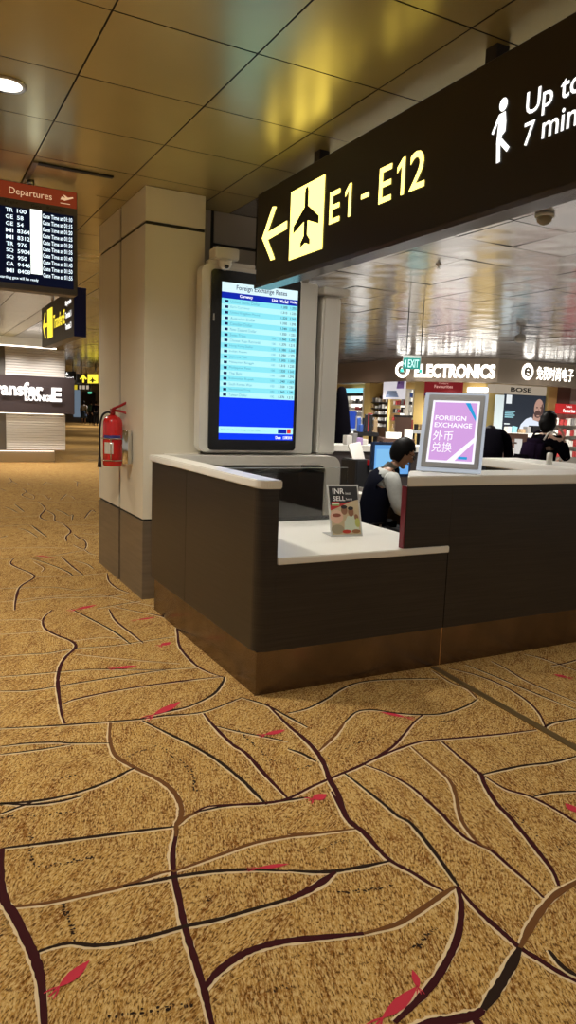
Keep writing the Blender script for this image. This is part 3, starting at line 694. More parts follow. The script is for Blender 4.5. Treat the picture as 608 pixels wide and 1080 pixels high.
b = B(); lathe(b, (1.560, 5.72, 1.055), [(.036, 0), (.038, .004), (.038, .262), (.034, .268)], 22); obj('tube', b, M_chrome, br)
b = B(); tube(b, [(1.5995, 5.72, 1.1), (1.59, 5.72, 1.1)], .01)
for z in (1.065, 1.245):
    ring = [(ex+.086*math.cos(t), ey+.086*math.sin(t), z) for t in [-.6-k*2*PI/24*.93 for k in range(25)]]
    tube(b, [(1.545, 5.745, z), (1.565, 5.80, z)]+ring, .005, 6)
obj('holder_ring', b, M_chrome, br)
b = B(); tube(b, [(ex-.035, ey-.080, 1.065), (ex-.035, ey-.0805, 1.16), (ex-.035, ey-.080, 1.245)], .005, 6); obj('upright_rod', b, M_chrome, br)

# ------------------------------------------------------------------ departures board
db = thing('departures_board', 'hanging flight screen with a red Departures header', 'flight board', (.5, 5.75, 2.37))
BY = 5.70; DXL, DXR = -.25, 1.168
b = B(); box(b, (DXL, BY, 2.33), (DXR, BY+.14, 3.075)); obj('board_case', bevel(b, .006), mat('board_case_grey', (.07, .06, .055), .4), db)
for x in (-.1, .85):
    b = B(); cyl(b, (x, BY+.07, 3.075), (x, BY+.07, CZ-.001), .025); obj('hanger', b, M_steel, db)
BO = V((0, BY-.002, 0))
b = B(); flat(b, BO, UX, UZ, [(DXL+.01, 2.955), (DXR-.005, 2.955), (DXR-.005, 3.07), (DXL+.01, 3.07)]); obj('header_panel', b, glow('departures_red', (.36, .055, .018), .45), db)
b = B(); O3 = BO+V((0, -.0015, 0))
text(b, 'Departures', O3, UX, UZ, .69, .985, 2.975, 3.035, 0, 0)
flat(b, O3, UX, UZ, [(1.045, 3.005), (1.06, 3.005), (1.075, 3.0), (1.14, 3.027), (1.135, 3.035), (1.08, 3.02), (1.055, 3.026)]); flat(b, O3, UX, UZ, [(1.085, 3.014), (1.065, 3.04), (1.075, 3.04), (1.105, 3.022)]); flat(b, O3, UX, UZ, [(1.045, 2.978), (1.115, 2.978), (1.115, 2.983), (1.045, 2.983)])
obj('header_lettering', b, glow('header_cream', (.72, .45, .25), 1), db)
b = B(); flat(b, BO, UX, UZ, [(DXL+.01, 2.905), (DXR-.005, 2.905), (DXR-.005, 2.955), (DXL+.01, 2.955)]); flat(b, BO+V((0, -.001, 0)), UX, UZ, [(DXL+.01, 2.90), (DXR-.03, 2.90), (DXR-.03, 2.372), (DXL+.01, 2.372)], 1)
flat(b, O3, UX, UZ, [(.832, 2.905), (.912, 2.905), (.912, 2.452), (.832, 2.452)], 2)
bs = obj('board_screen', b, [mat('board_grey', (.10, .09, .075), .5), glow('board_navy', (.003, .005, .018), .8), glow('board_white', (.92, .98, .92), 1.5)], db)
b = B()
for s, x0, x1 in (('Flight', .66, .75), ('Gate', .84, .91), ('Remarks', .95, 1.07)): text(b, s, O3, UX, UZ, x0, x1, 2.917, 2.942, 1, .0)
BINK = [glow('board_letters', (.8, .93, 1), 1.4), mat('board_ink', (.02, .02, .02), .6)]
FLT = [('TR', '100'), ('GE', '58'), ('GE', '54'), ('MI', '8364'), ('MI', '8312'), ('TR', '976'), ('SQ', '5904'), ('SQ', '950'), ('GA', '9446'), ('MI', '8408')]
for i, (a, c) in enumerate(FLT):
    z = 2.873-i*.0465; obj('board_lettering', b, BINK, bs); b = B()
    text(b, a, O3, UX, UZ, .665, .715, z-.01, z+.018, 0, .012); text(b, c, O3, UX, UZ, .742, .742+.0215*len(c), z-.01, z+.018, 0, .012)
    text(b, 'Gate Time at 01:%02d' % (10+5*i), O3, UX, UZ, .918, 1.13, z-.018, z+.012, 0, .012)
    text(b, ['Bangkok', 'Manila', 'Dili', 'Siem Reap', 'Phuket', 'Taipei', 'Jakarta', 'Jakarta', 'Bali', 'Penang'][i], O3, UX, UZ, .30, .30+.02*len(['Bangkok', 'Manila', 'Dili', 'Siem Reap', 'Phuket', 'Taipei', 'Jakarta', 'Jakarta', 'Bali', 'Penang'][i]), z-.01, z+.018, 0, .01)
obj('board_lettering', b, BINK, bs); b = B()
text(b, 'The boarding gate will be ready', O3, UX, UZ, .56, .885, 2.395, 2.42, 0, .008)
obj('board_lettering', b, BINK, bs)

# ------------------------------------------------------------------ transfer sign (faces -X) further down the corridor
tsn = thing('transfer_sign', 'hanging dark sign reading Transfer E in yellow, with navy end', 'sign', (1.87, 10.2, 2.33))
b = B(); box(b, (1.80, 8.99, 2.325), (1.94, 11.33, 2.892)); obj('sign_box', b, mat('sign_brown', (.035, .026, .022), .4), tsn)
b = B(); box(b, (1.798, 8.985, 2.322), (1.942, 8.9895, 2.895)); obj('end_panel', b, M_navy, tsn, 'navy blue end panel')
for y in (9.5, 10.8):
    b = B(); cyl(b, (1.87, y, 2.892), (1.87, y, CZ-.001), .02); obj('hanger', b, M_steel, tsn)
T0 = V((1.797, 0, 0)); b = B()
flat(b, T0, SU, SW, [(-11.22, 2.62), (-11.05, 2.80), (-10.97, 2.80), (-11.1, 2.645), (-10.86, 2.645), (-10.86, 2.59), (-11.1, 2.59), (-10.97, 2.44), (-11.05, 2.44)])
flat(b, T0, SU, SW, [(-10.83, 2.42), (-10.42, 2.42), (-10.42, 2.82), (-10.83, 2.82)])
text(b, 'Transfer E', T0, SU, SW, -10.36, -9.55, 2.52, 2.70, 0, .02)
obj('transfer_lettering', b, G_yel, tsn)
b = B()
for z, s in ((2.745, 'Skytrain'), (2.605, 'Terminal 1'), (2.465, 'Terminal 3')): b = B(); text(b, s, T0, SU, SW, -9.52, -9.15, z-.03, z+.045, 0, .03); obj('white_lettering', b, G_white, tsn)

# ------------------------------------------------------------------ Transfer Lounge wall
lk = thing('lounge_wall', 'pale ribbed wall block with the Transfer Lounge E name board', 'wall block', (1.5, 20, 0))
b = B(); box(b, (-2, 19.06, .30), (3.58, 24, 2.86))
obj('core', b, mat('kiosk_core', (.42, .37, .31), .6), lk)
def ribbed(z0, z1):
    b = B(); n = int((z1-z0)/.06); dz = (z1-z0)/n
    for i in range(n):
        za = z0+i*dz
        hexa(b, [(2.15,19.0,za+.008),(3.575,19.0,za+.008),(3.575,19.058,za+.003),(2.15,19.058,za+.003),(2.15,19.016,za+dz*.95),(3.575,19.016,za+dz*.95),(3.575,19.058,za+dz),(2.15,19.058,za+dz)])
    return b
M_rib = mat('ribbed_panel', (.80, .77, .72), .5)
obj('ribbed_panel', ribbed(.33, 1.24), M_rib, lk); obj('ribbed_panel', ribbed(2.165, 2.84), M_rib, lk)
b = B(); box(b, (-2, 19.04, .32), (2.14, 19.058, 2.84)); obj('side_panel', b, mat('kiosk_grey', (.16, .15, .135), .5), lk)
b = B(); box(b, (-2, 19.25, 0), (3.35, 23.8, .299)); obj('plinth', b, M_steel, lk)
b = B(); box(b, (-2, 18.80, 1.245), (3.765, 18.995, 2.16)); nb = obj('name_board', bevel(b, .01), mat('name_board_dark', (.060, .045, .048), .4), lk)
L0 = V((0, 18.79, 0)); b = B()
text(b, 'Transfer', L0, UX, UZ, 1.62, 3.0, 1.66, 2.0, 0, .035, .03, (0, -1, 0)); text(b, 'LOUNGE', L0+V((0, -.012, 0)), UX, UZ, 2.56, 3.24, 1.55, 1.71, 0, .05); text(b, 'E', L0, UX, UZ, 3.20, 3.44, 1.55, 1.90, 0, .04, .03, (0, -1, 0))
obj('name_lettering', b, glow('lounge_letters', (1, .95, .9), 1.6), nb)
b = B(); box(b, (-2, 19.5, 2.8605), (3.3, 23.5, CZ-.002)); obj('cove_wall', b, M_cream, lk)
b = B(); box(b, (-2, 19.2, 2.862), (3.4, 19.24, 2.90)); obj('cove_lamp', b, glow('cove_light', (1, .88, .74), 4), lk)
b = B(); box(b, (-1, 19.08, .285), (3.3, 19.2, .2995)); obj('plinth_lamp', b, glow('plinth_light', (1, .85, .68), 3), lk)
b = B(); box(b, (-1, 18.80, 1.230), (3.5, 18.86, 1.2445)); obj('board_lamp', b, glow('board_lamp_light', (1, .86, .68), 3), lk)

LOUNGE_FILL = [(2.4, 18.3), (3.2, 18.3), (1.6, 18.3)]
# ------------------------------------------------------------------ far end of the corridor
def fp(px, py, Y): return on(px, py, 1, Y)
wfar = B(); box(wfar, (-8, 62, 0), (42, 62.2, CZ)); struct(obj('wall_far', wfar, mat('far_wall', (.22, .19, .16), .6)))
for nm, x0, x1, y0, y1, m in (('door_1', 87, 101, 413, 447, M_blackm), ('window_1', 78, 85, 411, 440, glow('far_window_glow', (.25, .33, .42), .5))):
    a = fp(x0, y0, 61.8); c = fp(x1, y1, 61.8); b = B(); box(b, (a.x, 61.9, max(c.z, 0)), (c.x, 61.99, a.z)); struct(obj(nm, b, m))
def farsign(name, label, Y, x0, y0, x1, y1):
    a = fp(x0, y0, Y); c = fp(x1, y1, Y); t = thing(name, label, 'sign', ((a.x+c.x)/2, Y, c.z))
    b = B(); box(b, (a.x, Y, c.z), (c.x, Y+.15, a.z)); obj('sign_box', b, M_sign, t)
    for f in (.2, .8):
        b = B(); x = a.x+(c.x-a.x)*f; cyl(b, (x, Y+.07, a.z), (x, Y+.07, max(CZ-.001, a.z+.02)), .03); obj('hanger', b, M_steel, t)
    return t, V((0, Y-.01, 0)), (lambda px, py: (fp(px, py, Y).x, fp(px, py, Y).z))
t, O_, q = farsign('direction_sign', 'distant dark sign with yellow up arrow and aeroplane panel', 30, 81, 394.2, 106, 405)
b = B(); flat(b, O_, UX, UZ, [q(84, 399.5), q(87.8, 394.8), q(92, 399.5), q(90.5, 400.5), q(88.8, 398.8), q(88.8, 403.5), q(86.9, 403.5), q(86.9, 398.8), q(85, 400.5)]); obj('up_arrow', b, G_yel, t)
b = B(); flat(b, O_, UX, UZ, [q(92.5, 394.8), q(103.5, 394.8), q(103.5, 404.3), q(92.5, 404.3)]); pn = obj('aeroplane_panel', b, G_yel, t)
b = B(); O5 = O_+V((0, -.01, 0)); flat(b, O5, UX, UZ, [q(97.5, 397.5), q(98.3, 400), q(101.5, 402), q(98.3, 401.8), q(98.5, 403.5), q(96.5, 403.5), q(96.7, 401.8), q(93.8, 402), q(96.7, 400)]); obj('aeroplane', b, M_sign, pn)
t, O_, q = farsign('direction_sign', 'distant dark sign with white lettering next to the lounge wall', 30.3, 66, 391, 80, 401)
b = B(); x0, z0 = q(69, 400); x1, z1 = q(77.5, 397.2); text(b, 'Terminal 3', O_, UX, UZ, x0, x1, z0, z1, 0, .03); x0, z0 = q(69, 395.5); x1, z1 = q(72, 392.5); text(b, 'A', O_, UX, UZ, x0, x1, z0, z1, 0, .03); obj('lettering', b, G_white, t)
t, O_, q = farsign('direction_sign', 'small distant sign with yellow square under the up arrow sign', 38, 76.5, 405.5, 95, 411.5)
b = B(); flat(b, O_, UX, UZ, [q(77, 406), q(81.5, 406), q(81.5, 411), q(77, 411)], 0)
for px in (83.5, 87, 91): flat(b, O_, UX, UZ, [q(px, 406.5), q(px+2.7, 406.5), q(px+2.7, 410.5), q(px, 410.5)], 1)
obj('pictograms', b, [glow('dim_yellow', (.8, .6, .04), .7), glow('dim_white', (.9, .75, .55), .5)], t)
t, O_, q = farsign('exit_sign', 'tiny green exit sign at the far end of the corridor', 60, 92.5, 413, 97, 415.5)
b = B(); flat(b, O_, UX, UZ, [q(92.8, 413.2), q(96.8, 413.2), q(96.8, 415.3), q(92.8, 415.3)]); obj('lit_face', b, glow('exit_green_far', (.15, .75, .45), 1), t)

# ------------------------------------------------------------------ people
def skin(bm, chains, mi=0, sub=1):
    """grow one tapered surface over joint chains [(points, radii)] sharing their first joint when equal"""
    vs, es, rs, idx = [], [], [], {}
    for pts in chains:
        prev = None
        for (x, y, z, r) in pts:
            k = (round(x, 4), round(y, 4), round(z, 4))
            if k not in idx: idx[k] = len(vs); vs.append((x, y, z)); rs.append(r)
            i = idx[k]
            if prev is not None and prev != i: es.append((prev, i))
            prev = i
    me = bpy.data.meshes.new('s'); me.from_pydata(vs, es, []); o = bpy.data.objects.new('s', me); COL.objects.link(o)
    m = o.modifiers.new('k', 'SKIN'); m.use_smooth_shade = True
    for i, sv in enumerate(me.skin_vertices[0].data):
        sv.radius = (rs[i] if isinstance(rs[i], tuple) else (rs[i], rs[i])); sv.use_root = (i == 0)
    s = o.modifiers.new('d', 'SUBSURF'); s.levels = sub; s.render_levels = sub
    bpy.context.view_layer.update(); dg = bpy.context.evaluated_depsgraph_get(); ev = o.evaluated_get(dg); m2 = ev.to_mesh()
    off = [bm.verts.new(v.co) for v in m2.vertices]
    for p in m2.polygons:
        try: f = bm.faces.new([off[i] for i in p.vertices]); f.smooth = True; f.material_index = mi
        except ValueError: pass
    ev.to_mesh_clear(); COL.objects.unlink(o); bpy.data.objects.remove(o); bpy.data.meshes.remove(me)
def head_geo(bm, M):
    """head facing +x in the frame M (origin at head centre)"""
    v = ball(bm, (0, 0, 0), .098, .077, .122, 0, 24)
    for q in v:
        c = q.co
        if c.z < 0: k = 1-.28*(-c.z/.122); c.y *= k; c.x = c.x*(1-.10*(-c.z/.122))+.012*(-c.z/.122)
        if c.x > .05 and abs(c.y) < .05: c.x -= .006
        if c.x > .05 and abs(c.z-.012) < .022 and .015 < abs(c.y) < .05: c.x -= .007
    n0 = ball(bm, (.100, 0, -.012), .021, .015, .026, 0, 10)
    for q in n0:
        if q.co.z > 0: q.co.x -= .008
    br_ = ball(bm, (.082, 0, .033), .014, .055, .010, 0, 10); ch = ball(bm, (.060, 0, -.098), .024, .03, .020, 0, 10)
    ea = ball(bm, (-.004, .073, -.004), .019, .010, .033, 0, 10)+ball(bm, (-.004, -.073, -.004), .019, .010, .033, 0, 10)
    for q in v+n0+br_+ch+ea: q.co = M @ q.co
def face_parts(par, M, skinm):
    for s in (1, -1):
        b = B()
        for q in ball(b, (.080, s*.032, .010), .010, .013, .008, 0, 10)+ball(b, (.0875, s*.032, .010), .0045, .006, .006, 1, 8): q.co = M @ q.co
        obj('eye', b, [M_eyew, M_hair], par)
        b = B()
        for q in ball(b, (.090, s*.033, .034), .005, .018, .004, 0, 8): q.co = M @ q.co
        obj('eyebrow', b, M_hair, par)
    b = B()
    for q in ball(b, (.090, 0, -.058), .008, .022, .006, 0, 10): q.co = M @ q.co
    obj('mouth', b, M_lip, par)
def hair_geo(M, bob=False):
    b = B(); v = ball(b, (-.008, 0, .014), .108, .089, .126, 0, 24)
    if bob:
        for q in v:
            if q.co.z < 0: q.co.z *= 1.35; q.co.y *= 1.12; q.co.x = q.co.x*1.08-.01
    cut = [q for q in v if (q.co.x > .045 and q.co.z < .062) or (not bob and q.co.z < -.098) or (not bob and q.co.x > -.004 and q.co.z < -.015) or (not bob and q.co.x > .022 and q.co.z < .035)]
    if bob: cut = [q for q in v if q.co.x > .04 and q.co.z < .06]
    bmesh.ops.delete(b, geom=cut, context='VERTS')
    for q in b.verts:
        j = math.sin(q.co.y*140)*math.sin(q.co.z*90)*.0025; q.co = q.co*(1+j*8)
    geom = bmesh.ops.solidify(b, geom=b.faces[:], thickness=.010)
    for q in b.verts: q.co = M @ q.co
    return b
def hand(bm, W, D, N, side, mi=0):
    """hand from wrist W along D, palm normal N (palm side); side=+1/-1 puts the thumb"""
    D = V(D).normalized(); N = V(N); N = (N-D*N.dot(D)).normalized(); S_ = D.cross(N)*side; W = V(W)
    P = lambda a, s, n, r: tuple(W+D*a+S_*s+N*n)+(r,)
    skin(bm, [[P(-.01, 0, 0, (.024, .02)), P(.035, .003, 0, (.036, .018)), P(.075, 0, .004, (.040, .016))]], mi, 1)
    for s, L in ((.030, .068), (.011, .078), (-.010, .073), (-.030, .058)):
        skin(bm, [[P(.06, s*.85, .003, .0095), P(.085, s, .006, .0095), P(.085+L*.45, s*1.08, .018, .0088), P(.085+L*.8, s*1.08, .038, .0078), P(.085+L, s*1.05, .056, .0066)]], mi, 1)
    skin(bm, [[P(.02, .022, .004, .0125), P(.045, .046, .014, .0115), P(.072, .058, .026, .0095), P(.094, .060, .038, .008)]], mi, 1)
M_eyew = mat('eye_white', (.75, .72, .68), .3); M_hair = mat('black_hair', (.005, .004, .004), .5, spec=.12); M_lip = mat('lips', (.30, .10, .08), .5)
M_skin = mat('skin_tan', (.40, .22, .14), .5, noise=((20, 20, 20), .06, 0)); M_skin2 = mat('skin_light', (.55, .34, .25), .5)
M_shirt = mat('grey_shirt', (.46, .47, .44), .75, noise=((30, 30, 30), .08, .15)); M_vest = mat('navy_vest', (.006, .007, .014), .9, spec=.05)
M_trous = mat('black_trousers', (.006, .006, .007), .8, spec=.2); M_coat = mat('black_coat', (.0045, .004, .006), .9, spec=0); M_bag = mat('dark_plum_fabric', (.010, .006, .014), .9, spec=0)

def xf(loc, ang):
    return Matrix.Translation(loc) @ Matrix.Rotation(ang, 4, 'Z')
def move(bm, M):
    for v in bm.verts: v.co = M @ v.co
# --- the seated clerk: frame +x = forward, seat at origin, floor at z=-.46
def clerk(loc, ang):
    Z = .445
    T = xf((loc[0], loc[1], Z), ang)
    root = thing('person', 'seated person in dark vest and pale shirt behind the glass, head bent over the desk', 'person', (loc[0], loc[1], 0))
    hip = (0, 0, .06, (.15, .12)); sp1 = (.02, 0, .24, (.13, .105)); sp2 = (.07, 0, .42, (.145, .11)); ch = (.13, 0, .545, (.10, .085)); nk = (.185, 0, .63, .052); hb = (.225, 0, .70, .05)
    shR, shL = (.135, -.175, .545, .062), (.135, .175, .545, .062)
    elR, elL = (.17, -.25, .30, .047), (.27, .24, .31, .047); wrR, wrL = (.42, -.21, .305, .030), (.50, .14, .325, .030)
    legs = [[hip, (.06, s*.10, .05, .09), (.42, s*.14, .05, .066), (.40, s*.14, -.22, .052), (.38, s*.14, -.41, .038), (.46, s*.15, -.435, .034), (.55, s*.15, -.44, .026)] for s in (1, -1)]
    arms = [[ch, (.13, -.10, .565, .07), shR, elR, wrR], [ch, (.13, .10, .565, .07), shL, elL, wrL]]
    tors = [hip, sp1, sp2, ch, nk, hb]
    HM = Matrix.Translation((.272, 0, .765)) @ Matrix.Rotation(math.radians(28), 4, 'Y')
    b = B(); skin(b, [tors]+legs+arms, 0, 1); head_geo(b, HM)
    hand(b, (.42, -.21, .305), (1, .15, -.05), (0, .1, -1), 1); hand(b, (.50, .14, .325), (1, -.25, -.1), (0, -.1, -1), -1)
    move(b, T); body = obj('body', b, M_skin, root)
    face_parts(body, T @ HM, M_skin)
    h = hair_geo(T @ HM); obj('hair', h, M_hair, root)
    def gr(ch_, d): return [tuple(p[:3])+((tuple(x+d for x in p[3]) if isinstance(p[3], tuple) else p[3]+d),) for p in ch_]
    b = B(); skin(b, [gr([sp2, ch, (.165, 0, .60, .070)], .026)]+[gr(a[:-1]+[tuple((V(a[-2][:3])*.08+V(a[-1][:3])*.92))+(.033,)], .014) for a in arms], 0, 1)
    move(b, T); obj('shirt', b, M_shirt, root)
    b = B(); cyl(b, (.155, 0, .595), (.20, 0, .655), .076, .062, 20, caps=False)
    bmesh.ops.solidify(b, geom=b.faces[:], thickness=.006); move(b, T); obj('collar', b, M_shirt, root)
    b = B(); v1 = [(-.0, 0, -.01, (.165, .13)), sp1, sp2, (.125, 0, .535, (.115, .09))]
    skin(b, [gr(v1, .032), gr([(.125, 0, .535, (.115, .09)), (.13, .10, .570, .072)], .024), gr([(.125, 0, .535, (.115, .09)), (.13, -.10, .570, .072)], .024)], 0, 1); move(b, T); obj('vest', b, M_vest, root)
    b = B(); skin(b, [gr([hip]+l[1:5], .024) for l in legs], 0, 1); move(b, T); obj('trousers', b, M_trous, root)
    for l in legs:
        b = B(); skin(b, [[(l[4][0]-.03, l[4][1], -.43, .04), (l[5][0], l[5][1], -.432, .042), (l[6][0]+.02, l[6][1], -.438, .032)]], 0, 1); move(b, T); obj('shoe', b, M_black, root)
    b = B()
    for s in (1, -1):
        tube(b, [(.103, s*.036+.024*math.cos(t), .010+.017*math.sin(t)) for t in [k*PI/8 for k in range(17)]], .0022, 6); tube(b, [(.10, s*.060, .014), (.06, s*.079, .014), (.0, s*.082, .010)], .0022, 6)
    tube(b, [(.105, .012, .014), (.107, 0, .016), (.105, -.012, .014)], .0022, 6); move(b, T @ HM); obj('glasses', b, M_black, root)
    return T
CL = (3.44, 4.98)
clerk(CL, -.28)
st = thing('office_stool', 'dark office stool under the seated clerk', 'stool', (CL[0], CL[1], 0))
b = B(); lathe(b, (CL[0], CL[1], .300), [(.19, 0), (.205, .015), (.2, .045), (.15, .06)], 24); obj('seat', b, M_blackm, st)
b = B(); cyl(b, (CL[0], CL[1], .09), (CL[0], CL[1], .2995), .025); obj('stem', b, M_chrome, st)
for k in range(5):
    a = 2*PI*k/5; b = B(); tube(b, [(CL[0], CL[1], .085), (CL[0]+.25*math.cos(a), CL[1]+.25*math.sin(a), .06)], .016); leg = obj('base_leg', b, M_blackm, st)
    b = B(); cyl(b, (CL[0]+.25*math.cos(a), CL[1]+.25*math.sin(a)-.012, .024), (CL[0]+.25*math.cos(a), CL[1]+.25*math.sin(a)+.012, .024), .024); obj('castor', b, M_black, leg)

# --- standing people
def stander(name, label, loc, ang, top, bottom, skinm, pose='stand', bob=False, scale=1.0, skirt=None, group=None, hairm=None, low=False):
    T = xf((loc[0], loc[1], 0), ang) @ Matrix.Scale(scale, 4)
    root = thing('person', label, 'person', (loc[0], loc[1], 0), group)
    hip = (0, 0, .93, (.15, .105)); sp1 = (0, 0, 1.10, (.125, .095)); sp2 = (.0, 0, 1.27, (.145, .105)); ch = (-.005, 0, 1.40, (.10, .08)); nk = (.005, 0, 1.48, .05); hb = (.02, 0, 1.54, .05); HC = (.03, 0, 1.615)
    hp = 8
    arms = [[ch, (0, s*.10, 1.41, .066), (0, s*.185, 1.385, .056), (-.03, s*.24, 1.12, .043), (.05, s*.25, .88, .028)] for s in (1, -1)]
    hd_ = [((.05, s*.25, .88), (.15, 0, -1), (0, -s, 0), s) for s in (1, -1)]
    if pose == 'phone':
        arms[1] = [ch, (0, -.10, 1.41, .066), (0, -.185, 1.385, .056), (.12, -.25, 1.17, .043), (.16, -.13, 1.40, .028)]; hd_[1] = ((.16, -.13, 1.40), (-.1, .1, 1), (-.6, 1, 0), 1)
        arms[0] = [ch, (0, .10, 1.41, .066), (0, .185, 1.385, .056), (.05, .26, 1.13, .043), (.29, .18, 1.10, .028)]; hd_[0] = ((.29, .18, 1.10), (1, -.2, .1), (0, -.2, 1), -1)
    if pose == 'bend':
        sp1 = (.03, 0, 1.10, (.125, .10)); sp2 = (.14, 0, 1.25, (.15, .115)); ch = (.26, 0, 1.33, (.11, .09)); nk = (.34, 0, 1.35, .05); hb = (.40, 0, 1.34, .05); HC = (.47, 0, 1.32); hp = 50
        arms = [[ch, (.26, s*.10, 1.34, .066), (.27, s*.185, 1.31, .056), (.34, s*.23, 1.06, .043), (.52, s*.18, .92, .028)] for s in (1, -1)]; hd_ = [((.52, s*.18, .92), (1, 0, -.5), (0, 0, -1), s) for s in (1, -1)]
    legs = [[hip, (0, s*.09, .90, .088), (.02, s*.10, .49, .058), (-.01, s*.10, .10, .038), (.05, s*.105, .045, .036), (.14, s*.11, .03, .026)] for s in (1, -1)]
    HM = Matrix.Translation(HC) @ Matrix.Rotation(math.radians(hp), 4, 'Y')
    b = B(); skin(b, [[hip, sp1, sp2, ch, nk, hb]]+legs+arms, 0, 1); head_geo(b, HM)
    for w_, d_, n_, s_ in hd_: hand(b, w_, d_, n_, s_)
    move(b, T); body = obj('body', b, skinm, root)
    if not low: face_parts(body, T @ HM, skinm)
    obj('hair', hair_geo(T @ HM, bob), hairm or M_hair, root)
    def gr(c_, d): return [tuple(p[:3])+((tuple(x+d for x in p[3]) if isinstance(p[3], tuple) else p[3]+d),) for p in c_]
    b = B(); skin(b, [gr([hip, sp1, sp2, ch], .022)]+[gr(a[:-1]+[tuple(V(a[-2][:3])*.1+V(a[-1][:3])*.9)+(.03,)], .016) for a in arms], 0, 1); move(b, T); obj('top', b, top, root)
    if skirt:
        b = B(); lathe(b, (0, 0, .45), [(.27, 0), (.24, .2), (.20, .42), (.165, .58)], 20); move(b, T); obj('skirt', b, skirt, root)
    else:
        b = B(); skin(b, [gr([hip]+l[1:4], .014) for l in legs], 0, 1); move(b, T); obj('trousers', b, bottom, root)
    for l in legs:
        b = B(); skin(b, [[(l[4][0]-.09, l[4][1], .045, .04), (l[4][0], l[4][1], .047, .043), (l[5][0]+.03, l[5][1], .036, .032)]], 0, 1); move(b, T); obj('shoe', b, M_black, root)
    return root, T
wp = atd(577, 452, 8.1)
wr, WT = stander('person', 'woman with black bobbed hair carrying a dark backpack, standing behind the white tills', (wp.x, wp.y), -.05, M_coat, M_trous, M_skin2, 'phone', True, .94)
b = B(); bx_ = [(-.13, -.19, 1.0), (-.13, .19, 1.0), (-.34, .17, .98), (-.34, -.17, .98), (-.12, -.17, 1.42), (-.12, .17, 1.42), (-.26, .13, 1.40), (-.26, -.13, 1.40)]
hexa(b, [bx_[0], bx_[3], bx_[2], bx_[1], bx_[4], bx_[7], bx_[6], bx_[5]]); bevel(b, .05, 4)
for f in b.faces: f.smooth = True
move(b, WT); bk = thing('backpack', 'dark plum backpack worn by the woman with bobbed hair', 'bag', (wp.x, wp.y, .9))
obj('bag_body', b, M_bag, bk)
b = B(); frame_box(b, (-.345, 0, 0), (0, 1, 0), (0, 0, 1), (-1, 0, 0), -.13, .13, 1.02, 1.22, .05); bevel(b, .02, 2); move(b, WT); obj('front_pocket', b, M_coat, bk)
for s in (1, -1):
    b = B(); tube(b, crv([(-.13, s*.10, 1.40), (-.06, s*.11, 1.487), (.05, s*.12, 1.47), (.125, s*.13, 1.34), (.08, s*.17, 1.15), (-.12, s*.18, 1.05)]), .010 if s < 0 else .014, 8); move(b, WT); obj('strap', b, M_bag if s == 1 else mat('strap_pale', (.5, .46, .42), .6), bk, None if s == 1 else 'pale shoulder strap')
mp_ = atd(519, 462, 8.4)
stander('person', 'person in black bending forward between the lilac sign and the black poster', (mp_.x, mp_.y), .85, M_coat, M_trous, M_skin, 'bend', False, 1.0)
M_fw = mat('grey_blouse', (.4, .4, .4), .7); M_fb = mat('blue_skirt', (.03, .06, .14), .7); M_fg = mat('green_top', (.02, .07, .05), .7)
p = on(88.5, 447, 2, 0); stander('person', 'distant person in grey blouse and blue skirt at the corridor end', (p.x*.98, p.y*.98), 1.3, M_fw, M_trous, M_skin, 'stand', False, 1.0, M_fb, low=True)
p = on(96.5, 448, 2, 0); stander('person', 'distant person in green top and black trousers at the corridor end', (p.x*.98, p.y*.98), 1.3, M_fg, M_trous, M_skin, 'stand', False, 1.02, low=True)
p = on(101, 448.5, 2, 0); stander('person', 'distant person all in black next to the green top', (p.x*.98, p.y*.98), 1.3, M_coat, M_trous, M_skin, 'stand', False, 1.02, low=True)

# ------------------------------------------------------------------ clerk's back desk
bd = thing('back_desk', 'dark back desk behind the seated clerk', 'desk', (4.4, 6.15, 0))
b = B(); box(b, (3.6, 5.75, .70), (5.2, 6.45, .74)); obj('desk_top', b, M_wood, bd)
for x in (3.6, 5.16):
    b = B(); box(b, (x, 5.77, 0), (x+.04, 6.43, .6995)); obj('side_panel', b, M_wood, bd)
b = B(); box(b, (3.641, 6.38, .1), (5.159, 6.40, .6995)); obj('back_panel', b, M_wood, bd)
cm = thing('computer_monitor', 'computer screen glowing pale blue behind the clerk', 'monitor', (4.2, 5.95, .74))
qA, qB = fp(393.5, 466, 5.9), fp(433, 503, 5.9)
MX0, MX1, MZ1, MZ0 = qA.x, qB.x, qA.z, qB.z
b = B(); box(b, (MX0, 5.90, MZ0), (MX1, 5.94, MZ1)); obj('monitor_case', bevel(b, .006), mat('monitor_blue_black', (.02, .045, .12), .4), cm)
b = B(); flat(b, (0, 5.898, 0), UX, UZ, [(MX0+.03, MZ0+.03), (MX1-.03, MZ0+.03), (MX1-.03, MZ1-.03), (MX0+.03, MZ1-.03)]); flat(b, (0, 5.8975, 0), UX, UZ, [(MX0+.05, MZ0+.09), (MX1-.08, MZ0+.09), (MX1-.08, MZ1-.07), (MX0+.05, MZ1-.07)], 1)
obj('screen', b, [glow('monitor_glow', (.16, .42, .85), .9), glow('monitor_glow_pale', (.24, .56, .92), .9)], cm)
mxc = (MX0+MX1)/2; b = B(); box(b, (mxc-.03, 5.94, .75), (mxc+.03, 5.96, MZ0+.1)); cyl(b, (mxc, 5.97, .7405), (mxc, 5.97, .752), .11); obj('stand', b, M_blackm, cm)
q1 = fp(379, 468, 6.1); q2 = fp(391, 484, 6.1)
pt = thing('printer', 'dark printer with white paper standing in it, left of the blue lit screen', 'printer', (q1.x+.05, 6.15, .74))
b = B(); box(b, (q1.x-.02, 6.1, .7405), (q2.x+.02, 6.4, q2.z-.01)); obj('printer_body', bevel(b, .012), mat('printer_grey', (.03, .03, .032), .5), pt)
